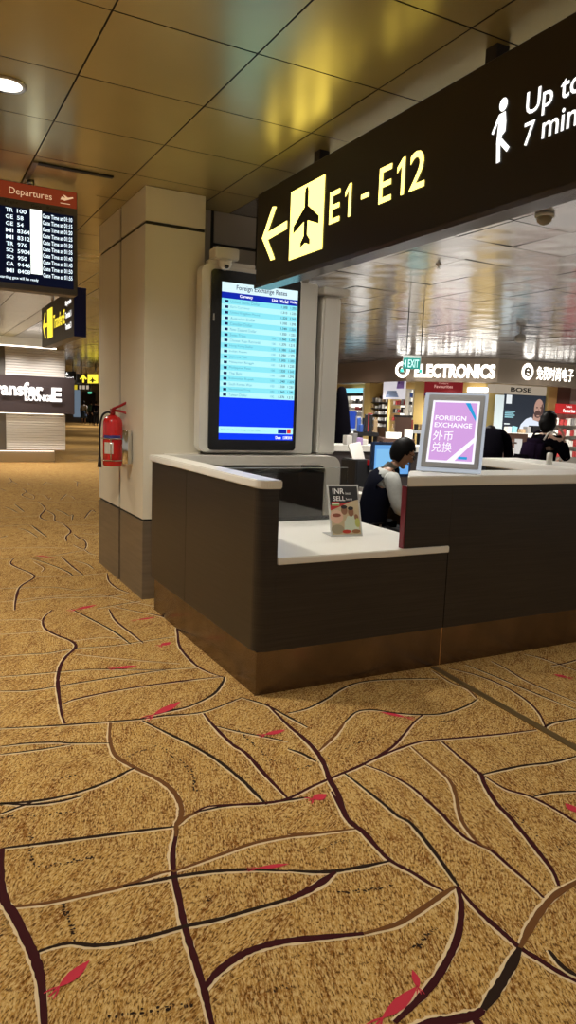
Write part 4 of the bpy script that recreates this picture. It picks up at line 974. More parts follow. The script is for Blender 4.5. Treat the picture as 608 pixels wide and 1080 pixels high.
b = B(); hexa(b, [(q1.x, 6.2, q2.z-.009), (q2.x, 6.2, q2.z-.009), (q2.x, 6.22, q2.z-.009), (q1.x, 6.22, q2.z-.009), (q1.x, 6.3, q1.z-.02), (q2.x, 6.3, q1.z+.01), (q2.x, 6.32, q1.z+.01), (q1.x, 6.32, q1.z-.02)]); obj('paper_stack', b, M_whitep, pt)
b = B(); box(b, (q2.x-.04, 6.08, q2.z-.06), (q2.x+.02, 6.099, q2.z-.01)); obj('red_label', b, M_red, pt)
tr_ = thing('paper_tray', 'pale document tray with papers behind the glass at the left of the clerk', 'tray', (3.25, 5.6, 0))
a = fp(365, 512, 5.55); c = fp(392, 528, 5.55)
b = B(); box(b, (a.x, 5.5, c.z), (c.x, 5.75, c.z+.02)); box(b, (a.x, 5.5, c.z+.021), (a.x+.015, 5.75, c.z+.11)); box(b, (c.x-.015, 5.5, c.z+.021), (c.x, 5.75, c.z+.11)); obj('tray', b, mat('tray_grey', (.4, .38, .36), .5), tr_)
b = B(); box(b, (a.x+.02, 5.51, c.z+.021), (c.x-.03, 5.74, c.z+.07)); obj('papers', b, M_whitep, tr_)
b = B(); box(b, (a.x+.02, 5.52, 0), (c.x-.02, 5.74, c.z-.0005)); obj('pedestal', b, M_wood, tr_)
sc_ = B()

# ------------------------------------------------------------------ duty-free side: tills, tables
tl = thing('till_counter', 'long white till counter in front of the woman with bobbed hair', 'counter', (5.75, 4.6, 0))
b = B(); box(b, (5.55, 2.5, 0), (6.05, 5.85, 1.01)); obj('counter_body', b, M_wood, tl)
b = B(); box(b, (5.50, 2.45, 1.0105), (6.10, 5.90, 1.105)); obj('counter_top', bevel(b, .012), M_white, tl)
p = on(582, 496, 0, 5.6); ps = B(); lathe(ps, (5.56, p.y, 1.106), [(.03, 0), (.03, .10), (.022, .112), (.005, .115)], 16)
tag(obj('till_post', ps, M_whitep), 'short white post standing on the white till counter', 'post')
ds = thing('display_unit', 'brown framed white panel stand beside the black poster', 'display stand', (7.6, 7.2, 0))
a = atd(533, 457, 10.0); c = atd(555, 487, 10.0); dv = V((c.x-a.x, c.y-a.y, 0)).normalized(); nv_ = V((-dv.y, dv.x, 0))
wds = V((c.x-a.x, c.y-a.y, 0)).length
M_brown = mat('brown_frame', (.13, .07, .05), .5)
O_ = V((a.x, a.y, 0)); zt = a.z
b = B(); frame_box(b, O_, dv, UZ, nv_, 0, wds, zt-.07, zt, .3); obj('top_board', b, M_brown, ds)
b = B(); frame_box(b, O_, dv, UZ, nv_, wds-.07, wds, 0, zt-.0705, .3); obj('upright', b, M_brown, ds)
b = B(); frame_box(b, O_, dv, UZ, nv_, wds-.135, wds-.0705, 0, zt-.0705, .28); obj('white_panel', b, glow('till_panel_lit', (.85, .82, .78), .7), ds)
b = B(); frame_box(b, O_, dv, UZ, nv_, 0, .04, 0, zt-.0705, .3); obj('upright', b, M_brown, ds)
for k in range(5):
    b = B(); frame_box(b, O_, dv, UZ, nv_, .05, wds-.14, zt-.14-k*.2, zt-.12-k*.2, .28); obj('shelf', b, M_brown, ds)
def goods(label, group, O, U, N, us, z, sizes, mats_):
    for u_ in us:
        w, h, d = random.choice(sizes); b = B()
        frame_box(b, V(O)+N*.03, U, UZ, N, u_-w/2, u_+w/2, z+.0006, z+h, d)
        tag(obj('boxed_product', bevel(b, .004, 1), random.choice(mats_)), label, 'product', group)
MG = [mat('goods_white', (.7, .68, .64), .4), mat('goods_grey', (.28, .27, .27), .4), mat('goods_black', (.02, .02, .022), .4), mat('goods_red', (.4, .05, .05), .4), mat('goods_blue', (.05, .12, .45), .4), mat('goods_tan', (.4, .28, .16), .4)]
for k in range(2):
    goods('small box on a shelf of the brown framed display stand', 'boxes in the brown framed stand', O_, dv, nv_, [.10+.09*i for i in range(int((wds-.26)/.09)+1)], zt-.32-k*.2, [(.06, .09, .1), (.05, .12, .1), (.07, .07, .1)], MG[:2]+MG[5:])

# white counter across the shop at the back of the booth
sh = thing('shop_counter', 'white topped counter crossing behind the clerk with small boxes on it', 'counter', (5.7, 8.3, 0))
b = B(); slab(b, (4.55, 8.25), (8.2, 7.95), 1.02, 1.10, .6, (.08, 1)); obj('counter_top', b, M_white, sh)
b = B(); slab(b, (4.6, 8.28), (8.15, 7.98), 0, 1.0195, .5, (.08, 1)); obj('counter_body', b, mat('shop_counter_dark', (.04, .03, .03), .6), sh)
for i, (px, w, h, m_) in enumerate(((358, .10, .13, MG[0]), (363, .08, .16, MG[1]), (367, .12, .10, mat('goods_lilac', (.45, .3, .6), .4)), (372, .10, .08, MG[0]))):
    p = on(px, 468, 2, 1.1); b = B(); box(b, (p.x-w/2, 8.35, 1.1006), (p.x+w/2, 8.45, 1.1+h))
    tag(obj('boxed_product', bevel(b, .005, 1), m_), 'small pale box on the white topped counter behind the clerk', 'product', 'boxes on the white topped counter')
# black stand at the left edge of the shop
p = atd(358, 470, 10.8); bs_ = thing('banner_stand', 'tall black cloth covered stand right of the white post', 'stand', (p.x, p.y, 0))
top = atd(358, 408, 10.8).z
b = B(); lathe(b, (p.x, p.y, 0.03), [(.24, 0), (.25, .6), (.22, 1.0), (.12, top-.25), (.07, top-.06), (.03, top-.03)], 18)
for v in b.verts: v.co.y = p.y+(v.co.y-p.y)*.5
obj('cloth', b, M_coat, bs_); b = B(); lathe(b, (p.x, p.y, 0), [(.28, 0), (.28, .02), (.1, .029)], 18); obj('foot', b, M_blackm, bs_)

# product tables in the shop
def table(name, label, px0, px1, py, dist, top_m, h=.92, lit=False):
    a = atd(px0, py, dist); c = atd(px1, py, dist); z = (a.z+c.z)/2; d = V((c.x-a.x, c.y-a.y, 0)); L_ = d.length; d.normalize(); n = V((-d.y, d.x, 0)); O = V((a.x, a.y, 0))
    t = thing(name, label, 'table', (a.x, a.y, 0))
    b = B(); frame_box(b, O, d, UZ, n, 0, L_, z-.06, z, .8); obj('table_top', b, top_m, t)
    for u_ in (.02, L_-.08):
        for e_ in (.03, .71):
            b = B(); frame_box(b, O+n*e_, d, UZ, n, u_, u_+.06, 0, z-.0605, .06); obj('leg', b, M_blackm, t)
    b = B(); frame_box(b, O+n*.1, d, UZ, n, .1, L_-.1, .25, z-.30, .6); obj('stock_box', b, mat('stock_dark', (.03, .025, .025), .6) if 'stock_dark' not in MATS else MATS['stock_dark'], t)
    return O, d, n, L_, z
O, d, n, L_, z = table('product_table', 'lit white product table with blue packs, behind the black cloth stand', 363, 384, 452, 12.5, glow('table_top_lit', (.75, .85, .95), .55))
goods('blue or white pack on the lit product table by the black stand', 'packs on the lit product table', O, d, n, [.05+.1*i for i in range(3)], z, [(.08, .22, .1), (.09, .3, .1)], [MG[4], MG[0], mat('goods_bright_blue', (.03, .1, .7), .3)])
MATS['goods_bright_blue']
goods('small pack on the lit product table by the black stand', 'packs on the lit product table', O+n*.35, d, n, [.05+.085*i for i in range(int(L_/.085))], z, [(.07, .16, .08), (.06, .3, .08)], [MG[4], MG[0], MG[3], MG[1]])
O, d, n, L_, z = table('product_table', 'dark product table loaded with small packs right of the lit table', 378, 400, 456, 11.3, M_blackm)
goods('small pack on the dark product table behind the clerk', 'packs on the dark product table', O, d, n, [.05+.075*i for i in range(int(L_/.075))], z, [(.06, .2, .08), (.06, .12, .08), (.05, .28, .08)], MG)
goods('small pack on the dark product table behind the clerk', 'packs on the dark product table', O+n*.4, d, n, [.05+.09*i for i in range(int(L_/.09))], z, [(.07, .3, .08), (.06, .22, .08), (.05, .38, .08)], MG)
O, d, n, L_, z = table('product_table', 'brown product table with a glowing white lightbox, above the clerk head', 405, 438, 463, 12.0, M_brown)
for u0_, u1_, h_ in ((.04, .30, .11), (.36, .49, .17)):
    lb = thing('lightbox', 'glowing white lightbox on the brown product table, '+('the long low one' if h_ < .15 else 'the small upright one'), 'lightbox', tuple(O+d*u0_+UZ*z))
    b = B(); frame_box(b, O+n*.05, d, UZ, n, u0_, u1_, z+.0006, z+h_, .12); obj('box_case', b, M_whitep, lb)
    b = B(); frame_box(b, O+n*.047, d, UZ, -n, u0_+.008, u1_-.008, z+.008, z+h_-.008, .003); obj('lit_face', b, G_lamp, lb)
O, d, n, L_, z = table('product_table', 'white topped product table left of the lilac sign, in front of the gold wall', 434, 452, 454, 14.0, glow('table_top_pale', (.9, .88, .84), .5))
goods('small pack on the white topped table by the gold wall', 'packs on the white topped table by the gold wall', O+n*.3, d, n, [.06+.1*i for i in range(int(L_/.1))], z, [(.07, .12, .08), (.06, .2, .08)], MG)
# dark crate shape above the lightboxes
a = atd(418, 440, 13.5); c = atd(434, 453, 13.5); dd = V((c.x-a.x, c.y-a.y, 0)).normalized(); nn_ = V((-dd.y, dd.x, 0)); wl = V((c.x-a.x, c.y-a.y, 0)).length
ck = thing('display_plinth', 'dark brown display plinth in front of the white backlit shelf', 'plinth', (a.x, a.y, 0))
b = B(); frame_box(b, V((a.x, a.y, 0)), dd, UZ, nn_, 0, wl, 0, a.z, .5); obj('plinth_body', b, M_brown, ck); b = B(); frame_box(b, V((a.x, a.y, 0)), dd, UZ, nn_, -.02, wl+.02, a.z+.0005, a.z+.04, .52); obj('plinth_top', b, M_blackm, ck)

# ------------------------------------------------------------------ shop front
Q = [on(345, 384.8, 2, CZ), on(430, 377.5, 2, CZ), on(527, 378, 2, CZ), on(608, 384.5, 2, CZ)]
Q = [V((q.x, q.y, 0)) for q in Q]
Q[0] = Q[1]+(Q[0]-Q[1])*1.5; Q[3] = Q[2]+(Q[3]-Q[2])*2.0
ZF = 2.50
def segf(i):
    A_, B_ = Q[i], Q[i+1]; d = (B_-A_).normalized(); n = V((-d.y, d.x, 0)); return A_, d, n
def corner_cut(k):                             # how much an inner wall is shortened where two fronts meet
    if k in (0, 3): return 0
    a, c = segf(k-1)[1], segf(k)[1]; return math.tan(math.acos(max(-1, min(1, a.dot(c))))/2)
M_fas = mat('fascia_taupe', (.32, .26, .20), .5); M_fas2 = mat('fascia_brown', (.14, .09, .06), .5)
fc = thing('shop_fascia', 'taupe shop fascia with glowing ELECTRONICS lettering', 'shop sign', tuple(Q[1]+UZ*ZF))
for i in range(3):
    A_, d, n = segf(i); L_ = (Q[i+1]-A_).length; b = B(); frame_box(b, A_, d, UZ, n, 0, L_, ZF, CZ-.006, .35); obj('fascia_board', b, M_fas2 if i == 0 else M_fas, fc)
    b = B(); frame_box(b, A_+n*.351, d, UZ, n, 0, L_, ZF+.02, ZF+.12, .64); obj('soffit', b, mat('soffit_gold', (.45, .30, .10), .5) if i == 0 else MATS['soffit_gold'], fc)
def sp(i, off):
    A_, d, n = segf(i); O = A_+n*off
    def f(px, py):
        P = onpl(px, py, O, n); return ((P-O).dot(d), P.z)
    return O, d, n, f
O, d, n, f = sp(1, -.012); b = B()
x0, z0 = f(437, 398); x1, z1 = f(523.5, 384.5); text(b, 'ELECTRONICS', O, d, UZ, x0, x1, z0, z1, 0, .045)
cx, cz = f(424.8, 390); ra = abs(f(424.8, 381.5)[1]-cz)
def elogo(b, cx, cz, ra, O):
    flat(b, O, d, UZ, [(cx+ra*.92*math.cos(t*PI/16), cz+ra*math.sin(t*PI/16)) for t in range(32)], 0)
    text(b, 'e', O-n*.01, d, UZ, cx-ra*.58, cx+ra*.55, cz-ra*.62, cz+ra*.58, 1, .03)
elogo(b, cx, cz, ra, O)
obj('shop_lettering', b, [G_logo, M_fas], fc)
O, d, n, f = sp(2, -.012); b = B()
cx, cz = f(557, 392); ra = abs(f(557, 383.3)[1]-cz); elogo(b, cx, cz, ra, O)
x0, z0 = f(566, 400.5); x1, z1 = f(606, 389); text(b, '免税时尚电子', O, d, UZ, x0, x1, z0, z1, 0, .008)
obj('shop_lettering', b, [G_logo, M_fas], fc)

M_gold = mat('gold_wall', (.54, .39, .14), .5)
wl_ = [None]*3
for i in range(3):
    A_, d, n = segf(i); L_ = (Q[i+1]-A_).length; b = B(); frame_box(b, A_+n*1.0, d, UZ, n, corner_cut(i), L_-corner_cut(i+1), 0, ZF+.018, .12); struct(obj('wall_shop', b, M_gold))
def wallbox(bm, i, off, px0, py0, px1, py1, depth, mi=0, z0=None):
    O, d, n, f = sp(i, off); pm = (px0+px1)/2
    u_0, u_1 = f(px0, (py0+py1)/2)[0], f(px1, (py0+py1)/2)[0]; zt = f(pm, py0)[1]; zb = f(pm, py1)[1] if z0 is None else z0
    frame_box(bm, O, d, UZ, n, u_0, u_1, zb, zt, depth, mi); return O, d, n, u_0, u_1, zb, zt
def pilaster(i, px0, px1, m, off=.55, top=ZF-.005):
    O, d, n, f = sp(i, off); u_0, u_1 = f(px0, 430)[0], f(px1, 430)[0]
    b = B(); frame_box(b, O, d, UZ, n, u_0, u_1, 0, ZF+.018, .44); return struct(obj('wall_pilaster', b, m))
pilaster(0, 384, 389.5, M_gold); pilaster(0, 409.5, 412, M_gold); pilaster(1, 436.5, 446.5, M_gold); pilaster(2, 577.5, 587, M_gold); pilaster(2, 587.5, 601, M_brown, .6); pilaster(2, 601.5, 640, mat('grey_pilaster', (.35, .33, .30), .5), .62)
def shelves(label, i, px0, py0, px1, py1, nrow, ncol, dark, glabel, group, header=None, mats_=None, zb=.25):
    O, d, n, f = sp(i, .62)
    u_0, u_1 = f(px0, 425)[0], f(px1, 425)[0]; zt = f((px0+px1)/2, py0)[1]; zl = f((px0+px1)/2, py1)[1]
    t = thing('shop_shelf', label, 'shelf', tuple(O+d*(u_0+u_1)/2))
    b = B(); frame_box(b, O+n*.30, d, UZ, n, u_0, u_1, zb, zt, .04); obj('back_panel', b, M_brown if dark else G_tray, t)
    for uu in (u_0, u_1-.03):
        b = B(); frame_box(b, O, d, UZ, n, uu, uu+.03, 0, zt, .3); obj('side_panel', b, M_blackm if dark else M_whitep, t)
    b = B(); frame_box(b, O, d, UZ, n, u_0+.0305, u_1-.0305, 0, zb-.005, .3); obj('base', b, M_blackm, t)
    hz = 0
    if header:
        hz = .28; b = B(); frame_box(b, O-n*.02, d, UZ, n, u_0+.031, u_1-.031, zt-.16, zt, .1); obj('lit_header', b, header, t)
        b = B(); frame_box(b, O-n*.02, d, UZ, n, u_0+.031, u_1-.031, zt-.26, zt-.165, .1); obj('header_trim', b, M_blackm, t)
    st_ = (zt-hz-zl)/nrow
    for r in range(nrow):
        z = zl+r*st_
        b = B(); frame_box(b, O, d, UZ, n, u_0+.031, u_1-.031, z-.02, z, .298); obj('shelf_board', b, M_blackm if dark else M_steel, t)
        goods(glabel, group, O, d, n, [u_0+.11+(u_1-u_0-.22)*k/max(1, ncol-1)+random.uniform(-.004, .004) for k in range(ncol)] if u_1-u_0 > .5 else [(u_0+u_1)/2], z, [(.08, st_*.55, .12), (.09, st_*.4, .12), (.07, st_*.7, .12), (.085, st_*.5, .1)], mats_ or MG)
shelves('white backlit shelf with a cyan header, near the black cloth stand', 0, 361.5, 409.5, 383, 446, 4, 7, False, 'small product on the white backlit shelf with cyan header', 'products on the cyan header shelf', glow('cyan_header', (.25, .75, .95), 1.1), [MG[1], MG[3], MG[0], MG[2]])
shelves('dark shelf of pale boxes under the glowing logo, between gold pilasters', 0, 390.5, 417.5, 409, 450, 5, 5, True, 'pale boxed product on the dark shelf under the glowing logo', 'products on the dark shelf', None, [MG[0], MG[0], MG[1], MG[5]])
shelves('white backlit shelf below the hanging laptop banner', 0, 412.5, 410, 428, 452, 5, 5, False, 'small product on the white backlit shelf below the laptop banner', 'products on the shelf below the laptop banner', None, [MG[0], MG[3], MG[1], MG[2], MG[5]])
shelves('white backlit shelf strip next to the gold wall', 1, 430.5, 411, 436.3, 450, 5, 3, False, 'small product on the narrow backlit shelf next to the gold wall', 'products on the narrow backlit shelf', None, MG)
shelves('white backlit shelf under the red banner, behind the lilac sign', 1, 448, 418.5, 487, 455, 5, 9, False, 'small product on the backlit shelf under the red banner', 'products on the shelf under the red banner', None, MG)
b = B(); wallbox(b, 0, .945, 393, 410.5, 401, 415, .05); tag(obj('lit_logo', bevel(b, .02), G_logo), 'small glowing white shop logo above the dark shelf', 'logo light')
# laptop banner
hb_ = thing('hanging_banner', 'white hanging banner with laptop pictures left of the ELECTRONICS letters', 'banner', tuple(sp(0, .12)[0]))
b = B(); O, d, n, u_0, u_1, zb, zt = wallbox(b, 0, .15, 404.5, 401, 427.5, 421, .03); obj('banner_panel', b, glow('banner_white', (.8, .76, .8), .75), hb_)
b = B(); U_ = u_1-u_0; H_ = zt-zb; O5 = O-n*.004; bq = lambda a_, c_: (u_0+U_*a_, zb+H_*c_)
flat(b, O5, d, UZ, [bq(.12, .1), bq(.22, .45), bq(.62, .45), bq(.74, .1)], 0); flat(b, O5, d, UZ, [bq(.62, .55), bq(.95, .55), bq(.95, .95), bq(.66, .95)], 1); flat(b, O5-n*.002, d, UZ, [bq(.70, .80), bq(.75, .80), bq(.75, .93), bq(.70, .93)], 2)
obj('laptop_picture', b, [mat('banner_blue', (.20, .28, .48), .5), mat('banner_violet', (.30, .18, .62), .5), mat('banner_indigo', (.10, .06, .3), .5)], hb_)
for uu in (u_0+.1, u_1-.1):
    b = B(); P = O+d*uu; cyl(b, (P.x, P.y, zt), (P.x, P.y, ZF+.0), .008); obj('wire', b, M_steel, hb_)
# red banner
rb = thing('red_banner', 'dark red Favourites banner above the lilac sign', 'banner', tuple(sp(1, .5)[0]))
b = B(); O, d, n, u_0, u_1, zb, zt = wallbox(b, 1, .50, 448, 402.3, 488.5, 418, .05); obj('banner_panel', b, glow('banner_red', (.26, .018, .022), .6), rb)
b = B(); O5 = O-n*.004; U_ = u_1-u_0; H_ = zt-zb
text(b, "Today's", O5, d, UZ, u_0+U_*.36, u_0+U_*.62, zb+H_*.80, zb+H_*.92, 0, .01); text(b, 'Favourites', O5, d, UZ, u_0+U_*.26, u_0+U_*.74, zb+H_*.55, zb+H_*.76, 0, .015)
flat(b, O5, d, UZ, [(u_0+.02, zb+H_*.02), (u_1-.02, zb+H_*.02), (u_1-.02, zb+H_*.22), (u_0+.02, zb+H_*.22)], 1)
obj('banner_lettering', b, [glow('banner_pink', (.85, .45, .38), .8), glow('banner_navy', (.03, .04, .2), .5)], rb)
b = B(); wallbox(b, 1, .70, 493, 408.5, 517, 414, .28); tag(obj('lit_logo', bevel(b, .02), G_logo), 'wide glowing white logo strip right of the red banner', 'logo light')
# BOSE bay
bo = thing('speaker_display', 'audio display with BOSE header over a dark poster of a man in white', 'display', tuple(sp(2, .4)[0]))
b = B(); O, d, n, u_0, u_1, zb, zt = wallbox(b, 2, .45, 522, 406.5, 577, 416, .3); obj('header', b, glow('bose_header', (.60, .50, .38), .55), bo)
b = B(); O5 = O-n*.006; U_ = u_1-u_0; H_ = zt-zb; text(b, 'BOSE', O5, d, UZ, u_0+U_*.30, u_0+U_*.70, zb+H_*.25, zb+H_*.75, 0, .03); obj('header_lettering', b, M_black, bo)
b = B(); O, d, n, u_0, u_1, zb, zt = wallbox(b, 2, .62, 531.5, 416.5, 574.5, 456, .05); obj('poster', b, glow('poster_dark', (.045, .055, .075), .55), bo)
b = B(); wallbox(b, 2, .60, 523, 416.5, 531, 456, .06); obj('lit_strip', b, glow('bose_strip', (.75, .85, .85), .85), bo)
U_ = u_1-u_0; H_ = zt-zb
def pq(pts, mi, dz): flat(b, O-n*dz, d, UZ, [(u_0+U_*x, zb+H_*y) for x, y in pts], mi)
def el(cx, cy, rx, ry): return [(cx+rx*math.cos(t*PI/10), cy+ry*math.sin(t*PI/10)) for t in range(20)]
b = B(); pq([(.38, .02), (.44, .22), (.55, .36), (.68, .42), (.74, .34), (.86, .30), (.97, .26), (.98, .02)], 0, .004)
pq([(.72, .34), (.73, .50), (.90, .50), (.90, .30)], 1, .006); pq(el(.845, .66, .115, .25), 1, .008)
pq(el(.83, .50, .085, .10), 2, .010); pq([(.80, .44), (.88, .44), (.87, .47), (.81, .47)], 1, .012); pq(el(.80, .68, .025, .02), 2, .010); pq(el(.90, .68, .025, .02), 2, .010); pq([(.84, .68), (.87, .57), (.84, .56)], 3, .010); pq([(.93, .80), (.965, .62), (.95, .45), (.90, .52), (.91, .75)], 2, .0105)
pq([(.04, .75), (.04, .98), (.17, .98), (.17, .75)], 4, .004)
for k in range(4): pq([(.03, .53-.05*k), (.27-.03*(k % 2), .53-.05*k), (.27-.03*(k % 2), .56-.05*k), (.03, .56-.05*k)], 5, .004)
pq([(.03, .20), (.16, .20), (.16, .23), (.03, .23)], 4, .004); pq([(.2, .02), (.34, .02), (.37, .14), (.24, .17)], 5, .004)
obj('poster_picture', b, [glow('poster_shirt', (.75, .82, .95), .9), glow('poster_skin', (.55, .33, .26), .8), glow('poster_beard', (.14, .08, .07), .6), glow('poster_nose', (.38, .2, .16), .7), glow('poster_white', (.85, .9, .92), .9), glow('poster_cyan', (.35, .7, .8), .8)], bo)
b = B(); O, d, n, u_0, u_1, zb, zt = wallbox(b, 2, .15, 531, 457, 577, 461, .46); obj('ledge', b, M_white, bo)
b = B(); O, d, n, u_0, u_1, zb2, zt2 = wallbox(b, 2, .20, 532, 461.2, 576, 480, .4, z0=0); obj('ledge_base', b, M_brown, bo)
for px0, px1, py, m_, lb in ((562, 571, 449, M_black, 'black cube speaker on the ledge under the dark poster'), (556.5, 560.5, 450, MG[1], 'grey upright speaker on the ledge next to the black cube'), (551, 555, 452.5, MG[5], 'small tan box on the ledge left of the grey speaker'), (536, 540, 450, MG[0], 'white bottle shaped speaker at the left end of the ledge'), (541, 546, 450, mat('goods_teal', (.2, .45, .55), .4), 'teal speaker on the ledge beside the white one')):
    b = B(); wallbox(b, 2, .25, px0, py, px1, 456.9, .18); tag(obj('speaker', bevel(b, .012), m_), lb, 'speaker')
# red shelf sign at the right
rs_ = thing('red_shelf', 'white product rack with a red header at the right edge behind the woman', 'rack', tuple(sp(2, .2)[0]))
b = B(); O, d, n, u_0, u_1, zb, zt = wallbox(b, 2, .10, 587.5, 426.5, 625, 437, .06); obj('header', b, glow('header_red', (.62, .03, .03), .7), rs_)
b = B(); O5 = O-n*.006; U_ = u_1-u_0; H_ = zt-zb; text(b, "Today's", O5, d, UZ, u_0+U_*.25, u_0+U_*.42, zb+H_*.60, zb+H_*.85, 0, .01); text(b, 'Favourites', O5, d, UZ, u_0+U_*.18, u_0+U_*.52, zb+H_*.15, zb+H_*.5, 0, .02); obj('header_lettering', b, G_white, rs_)
b = B(); frame_box(b, O+n*.3, d, UZ, n, u_0, u_1, .2, zb, .05); obj('back_panel', b, mat('rack_white', (.6, .58, .55), .5), rs_)
for k in range(4):
    zz = zb-.32-k*.3; b = B(); frame_box(b, O, d, UZ, n, u_0, u_1, zz-.02, zz, .298); obj('shelf_board', b, M_steel, rs_)
    goods('grey pack on the white rack with red header', 'packs on the rack with red header', O, d, n, [u_0+.1+.15*q for q in range(6)], zz, [(.1, .2, .12), (.12, .16, .12)], [MG[0], MG[1], MG[3], MG[0]])
for uu in (u_0, u_1-.03):
    b = B(); frame_box(b, O+n*.1, d, UZ, n, uu, uu+.03, 0, zb, .15); obj('leg', b, M_steel, rs_)

# hanging exit sign
EXD = on(437, 330, 2, CZ); EY = 9.3
p0 = atd(426, 383, 11.2)
xs = thing('exit_sign', 'green EXIT sign hanging on two rods in front of the shop fascia', 'sign', tuple(p0))
a = onpl(425.5, 374.5, p0, fw); c = onpl(443.5, 393, p0, fw); dv = V((c.x-a.x, c.y-a.y, 0)); wl = dv.length; dv.normalize(); nv_ = V((-dv.y, dv.x, 0)); O_ = V((a.x, a.y, 0)); zt, zb = a.z, c.z
b = B(); frame_box(b, O_, dv, UZ, nv_, 0, wl, zb+.05, zt, .06); obj('sign_box', b, mat('exit_case', (.18, .2, .19), .5), xs)
b = B(); flat(b, O_-nv_*.004, dv, UZ, [(.01, zb+.055), (wl-.01, zb+.055), (wl-.01, zt-.04), (.01, zt-.04)]); fcx = obj('lit_face', b, glow('exit_green', (.01, .26, .22), .8), xs)
b = B(); text(b, 'EXIT', O_-nv_*.008, dv, UZ, wl*.3, wl*.9, zb+.075, zt-.065, 0, .02); flat(b, O_-nv_*.008, dv, UZ, [(wl*.07, (zb+zt)/2), (wl*.2, zt-.06), (wl*.2, zb+.07)]); obj('lettering', b, glow('exit_letters', (.55, .9, .85), .9), fcx)
b = B(); frame_box(b, O_, dv, UZ, nv_, -.03, .02, zb, zb+.049, .06); frame_box(b, O_, dv, UZ, nv_, wl-.02, wl+.03, zb, zb+.049, .06); obj('arrow_tails', b, mat('exit_tail', (.02, .3, .25), .5), xs)
for f_ in (.18, .98):
    P = O_+dv*wl*f_+nv_*.03; b = B(); cyl(b, (P.x, P.y, zt), (P.x, P.y, CZ-.001), .008, seg=8); obj('rod', b, M_blackm, xs)

# ------------------------------------------------------------------ ceiling fittings
def downlight(x, y, r, label, group=None, first=[None]):
    if first[0] is None:
        t = thing('ceiling_downlight', label, 'downlight', (x, y, CZ))
        b = B(); lathe(b, (x, y, CZ-.010), [(r*.80, .0095), (r, .0095), (r*1.02, .004), (r*.98, 0), (r*.82, .002)], 32); obj('ring', b, M_steel, t)
        b = B(); lathe(b, (x, y, CZ-.0085), [(r*.79, .0), (r*.79, .002)], 32); obj('lamp_lens', b, G_lamp, t)
        first[0] = (t, V((x, y, CZ))); return t
    return dup(first[0][0], (x, y, CZ), label, group)
def spot(x, y, e, size=140, col=(1, .93, .80), z=CZ-.04, r=.09):
    l = bpy.data.lights.new('spot_beam', 'SPOT'); l.energy = e; l.spot_size = math.radians(size); l.spot_blend = 1; l.color = col; l.shadow_soft_size = r
    o = bpy.data.objects.new('spot_beam', l); COL.objects.link(o); o.location = (x, y, z)
K = 1.0
dl = [(.50, 4.18, 'round recessed downlight in the corridor ceiling before the departures board')]
for x, y, s in dl: downlight(x, y, .10, s); spot(x, y, 270*K)
for x, y in ((.50, 1.0), (.50, -2.0), (-2.6, 1.0), (-2.6, 4.18), (.50, 8.0), (-2.6, 8), (.5, 12), (3.9, 1.0), (3.9, -2.0), (6.8, 1)):
    downlight(x, y, .10, 'round recessed downlight in the corridor ceiling', 'corridor downlights'); spot(x, y, (125 if y < 3 else 420 if x < 0 else 230)*K)
for x, y in ((2.2, 16.5), (5.2, 14), (5.2, 20), (5, 26), (8, 24), (7, 32), (10, 38), (9, 44), (12, 50)):
    downlight(x, y, .10, 'round recessed downlight further down the corridor', 'far corridor downlights'); spot(x, y, 330*K)
for i, (px, py) in enumerate(((472, 296), (490, 341), (433, 322), (401, 323), (367, 371))):
    p = on(px, py, 2, CZ); downlight(p.x, p.y, .13, ['round downlight above the till area, the biggest past the gate sign', 'round downlight before the ELECTRONICS letters', 'downlight between the exit sign rods', 'downlight above the clerk', 'downlight near the white post'][i])
    spot(p.x, p.y, 230*K, col=(1, .95, .87))
for x, y in ((4.0, 5.6), (8.5, 6.0), (10.5, 9.5), (12.2, 7), (10.2, 14), (7, 12)):
    spot(x, y, 270*K, col=(1, .95, .87)); downlight(x, y, .13, 'downlight in the shop ceiling', 'shop downlights')
for x, y in ((13.2, 15.6), (14.6, 13.8), (16, 13.4), (12.1, 18)): spot(x, y, 260*K, col=(1, .94, .84), z=ZF-.1, size=150)  # added beams without fittings, brightening the shop interior
for x, y in LOUNGE_FILL: downlight(x, y, .08, 'added downlight brightening the lounge wall', 'added lounge wall downlights'); spot(x, y, 170, 120, (1, .91, .82))  # lamps added to brighten the ribbed lounge wall
for x, y in ((2.75, 3.4), (2.9, 4.35)): downlight(x, y, .10, 'added downlight above the low white desk', 'added desk downlights'); spot(x, y, 45, 150, (1, .94, .84))  # added lamps hidden by the gate sign, brightening desk and rate display
for x, y in ((10.5, 50), (13, 56)): downlight(x, y, .12, 'added downlight brightening the far corridor end', 'added corridor end downlights'); spot(x, y, 500)  # extra lamps added to lift the dark far end
for i in range(3):
    A_, d, n = segf(i); L_ = (Q[i+1]-A_).length
    for f_ in (.25, .75) if i != 1 else (.15, .5, .85):
        P = A_+d*L_*f_-n*1.0; downlight(P.x, P.y, .08, 'small added downlight brightening the shop fascia', 'added fascia downlights'); spot(P.x, P.y, 110, 160, (1, .93, .84))  # lamps added in front of the fascia to brighten it
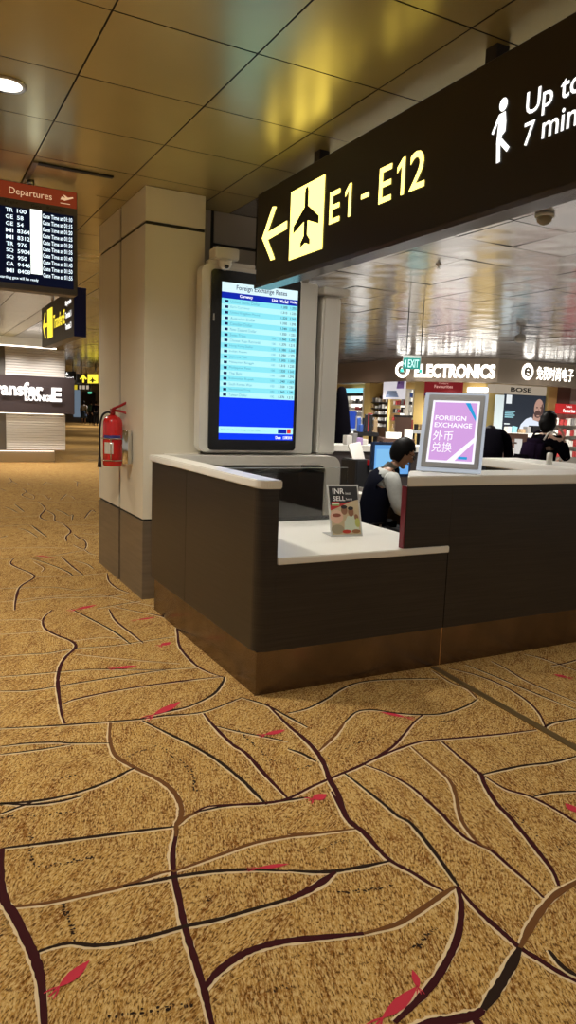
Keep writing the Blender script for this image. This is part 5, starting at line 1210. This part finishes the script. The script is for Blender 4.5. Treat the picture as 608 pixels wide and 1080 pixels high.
# air vent recess before the departures board
va = thing('air_vent', 'square ceiling panel with a black air slot above the departures board', 'vent', (1.07, 5.6, CZ))
b = B(); box(b, (.835, 5.33, CZ-.012), (1.345, 5.375, CZ-.0015)); obj('slot', b, M_dark, va)
b = B(); box(b, (.835, 5.3755, CZ-.010), (1.345, 5.93, CZ-.0015)); obj('panel', bevel(b, .002, 1), M_ceil, va)
b = B(); box(b, (.800, 5.33, CZ-.014), (.8345, 5.96, CZ-.0015)); obj('edge_strip', b, M_bronze, va)
p = on(575, 226, 2, CZ); dm = thing('dome_camera', 'small clear dome camera on the ceiling past the gate sign', 'camera', (p.x, p.y, CZ))
b = B(); lathe(b, (p.x, p.y, CZ-.001), [(.075, 0), (.075, -.02), (.07, -.022)], 20); obj('mount', b, M_cream, dm)
b = B(); lathe(b, (p.x, p.y, CZ-.024), [(.062, 0), (.055, -.03), (.03, -.052), (.004, -.06)], 20); obj('dome', b, mat('smoked_dome', (.25, .2, .12), .1), dm)
p = on(463, 278, 2, CZ); sp_ = B(); lathe(sp_, (p.x, p.y, CZ-.001), [(.035, 0), (.03, -.012), (.012, -.02), (.012, -.045), (.025, -.05)], 16); tag(obj('sprinkler', sp_, M_steel), 'small sprinkler head on the ceiling just past the gate sign', 'sprinkler')
p = on(550, 348, 2, CZ); dk = thing('hanging_speaker', 'dark round fitting under the shop ceiling above the Chinese letters', 'fitting', (p.x, p.y, CZ))
b = B(); cyl(b, (p.x, p.y, CZ-.001), (p.x, p.y, CZ-.08), .02); obj('stem', b, M_steel, dk); b = B(); lathe(b, (p.x, p.y, CZ-.22), [(.05, 0), (.10, .03), (.10, .11), (.05, .139)], 20); obj('body', b, M_grey, dk)

# ------------------------------------------------------------------ world and view
w = bpy.data.worlds.new('hall_air'); S.world = w; w.use_nodes = True
w.node_tree.nodes['Background'].inputs[0].default_value = (1, .90, .74, 1); w.node_tree.nodes['Background'].inputs[1].default_value = .34
S.view_settings.view_transform = 'Standard'; S.view_settings.look = 'None'; S.view_settings.gamma = 1; S.view_settings.exposure = 0
S.view_settings.use_curve_mapping = False
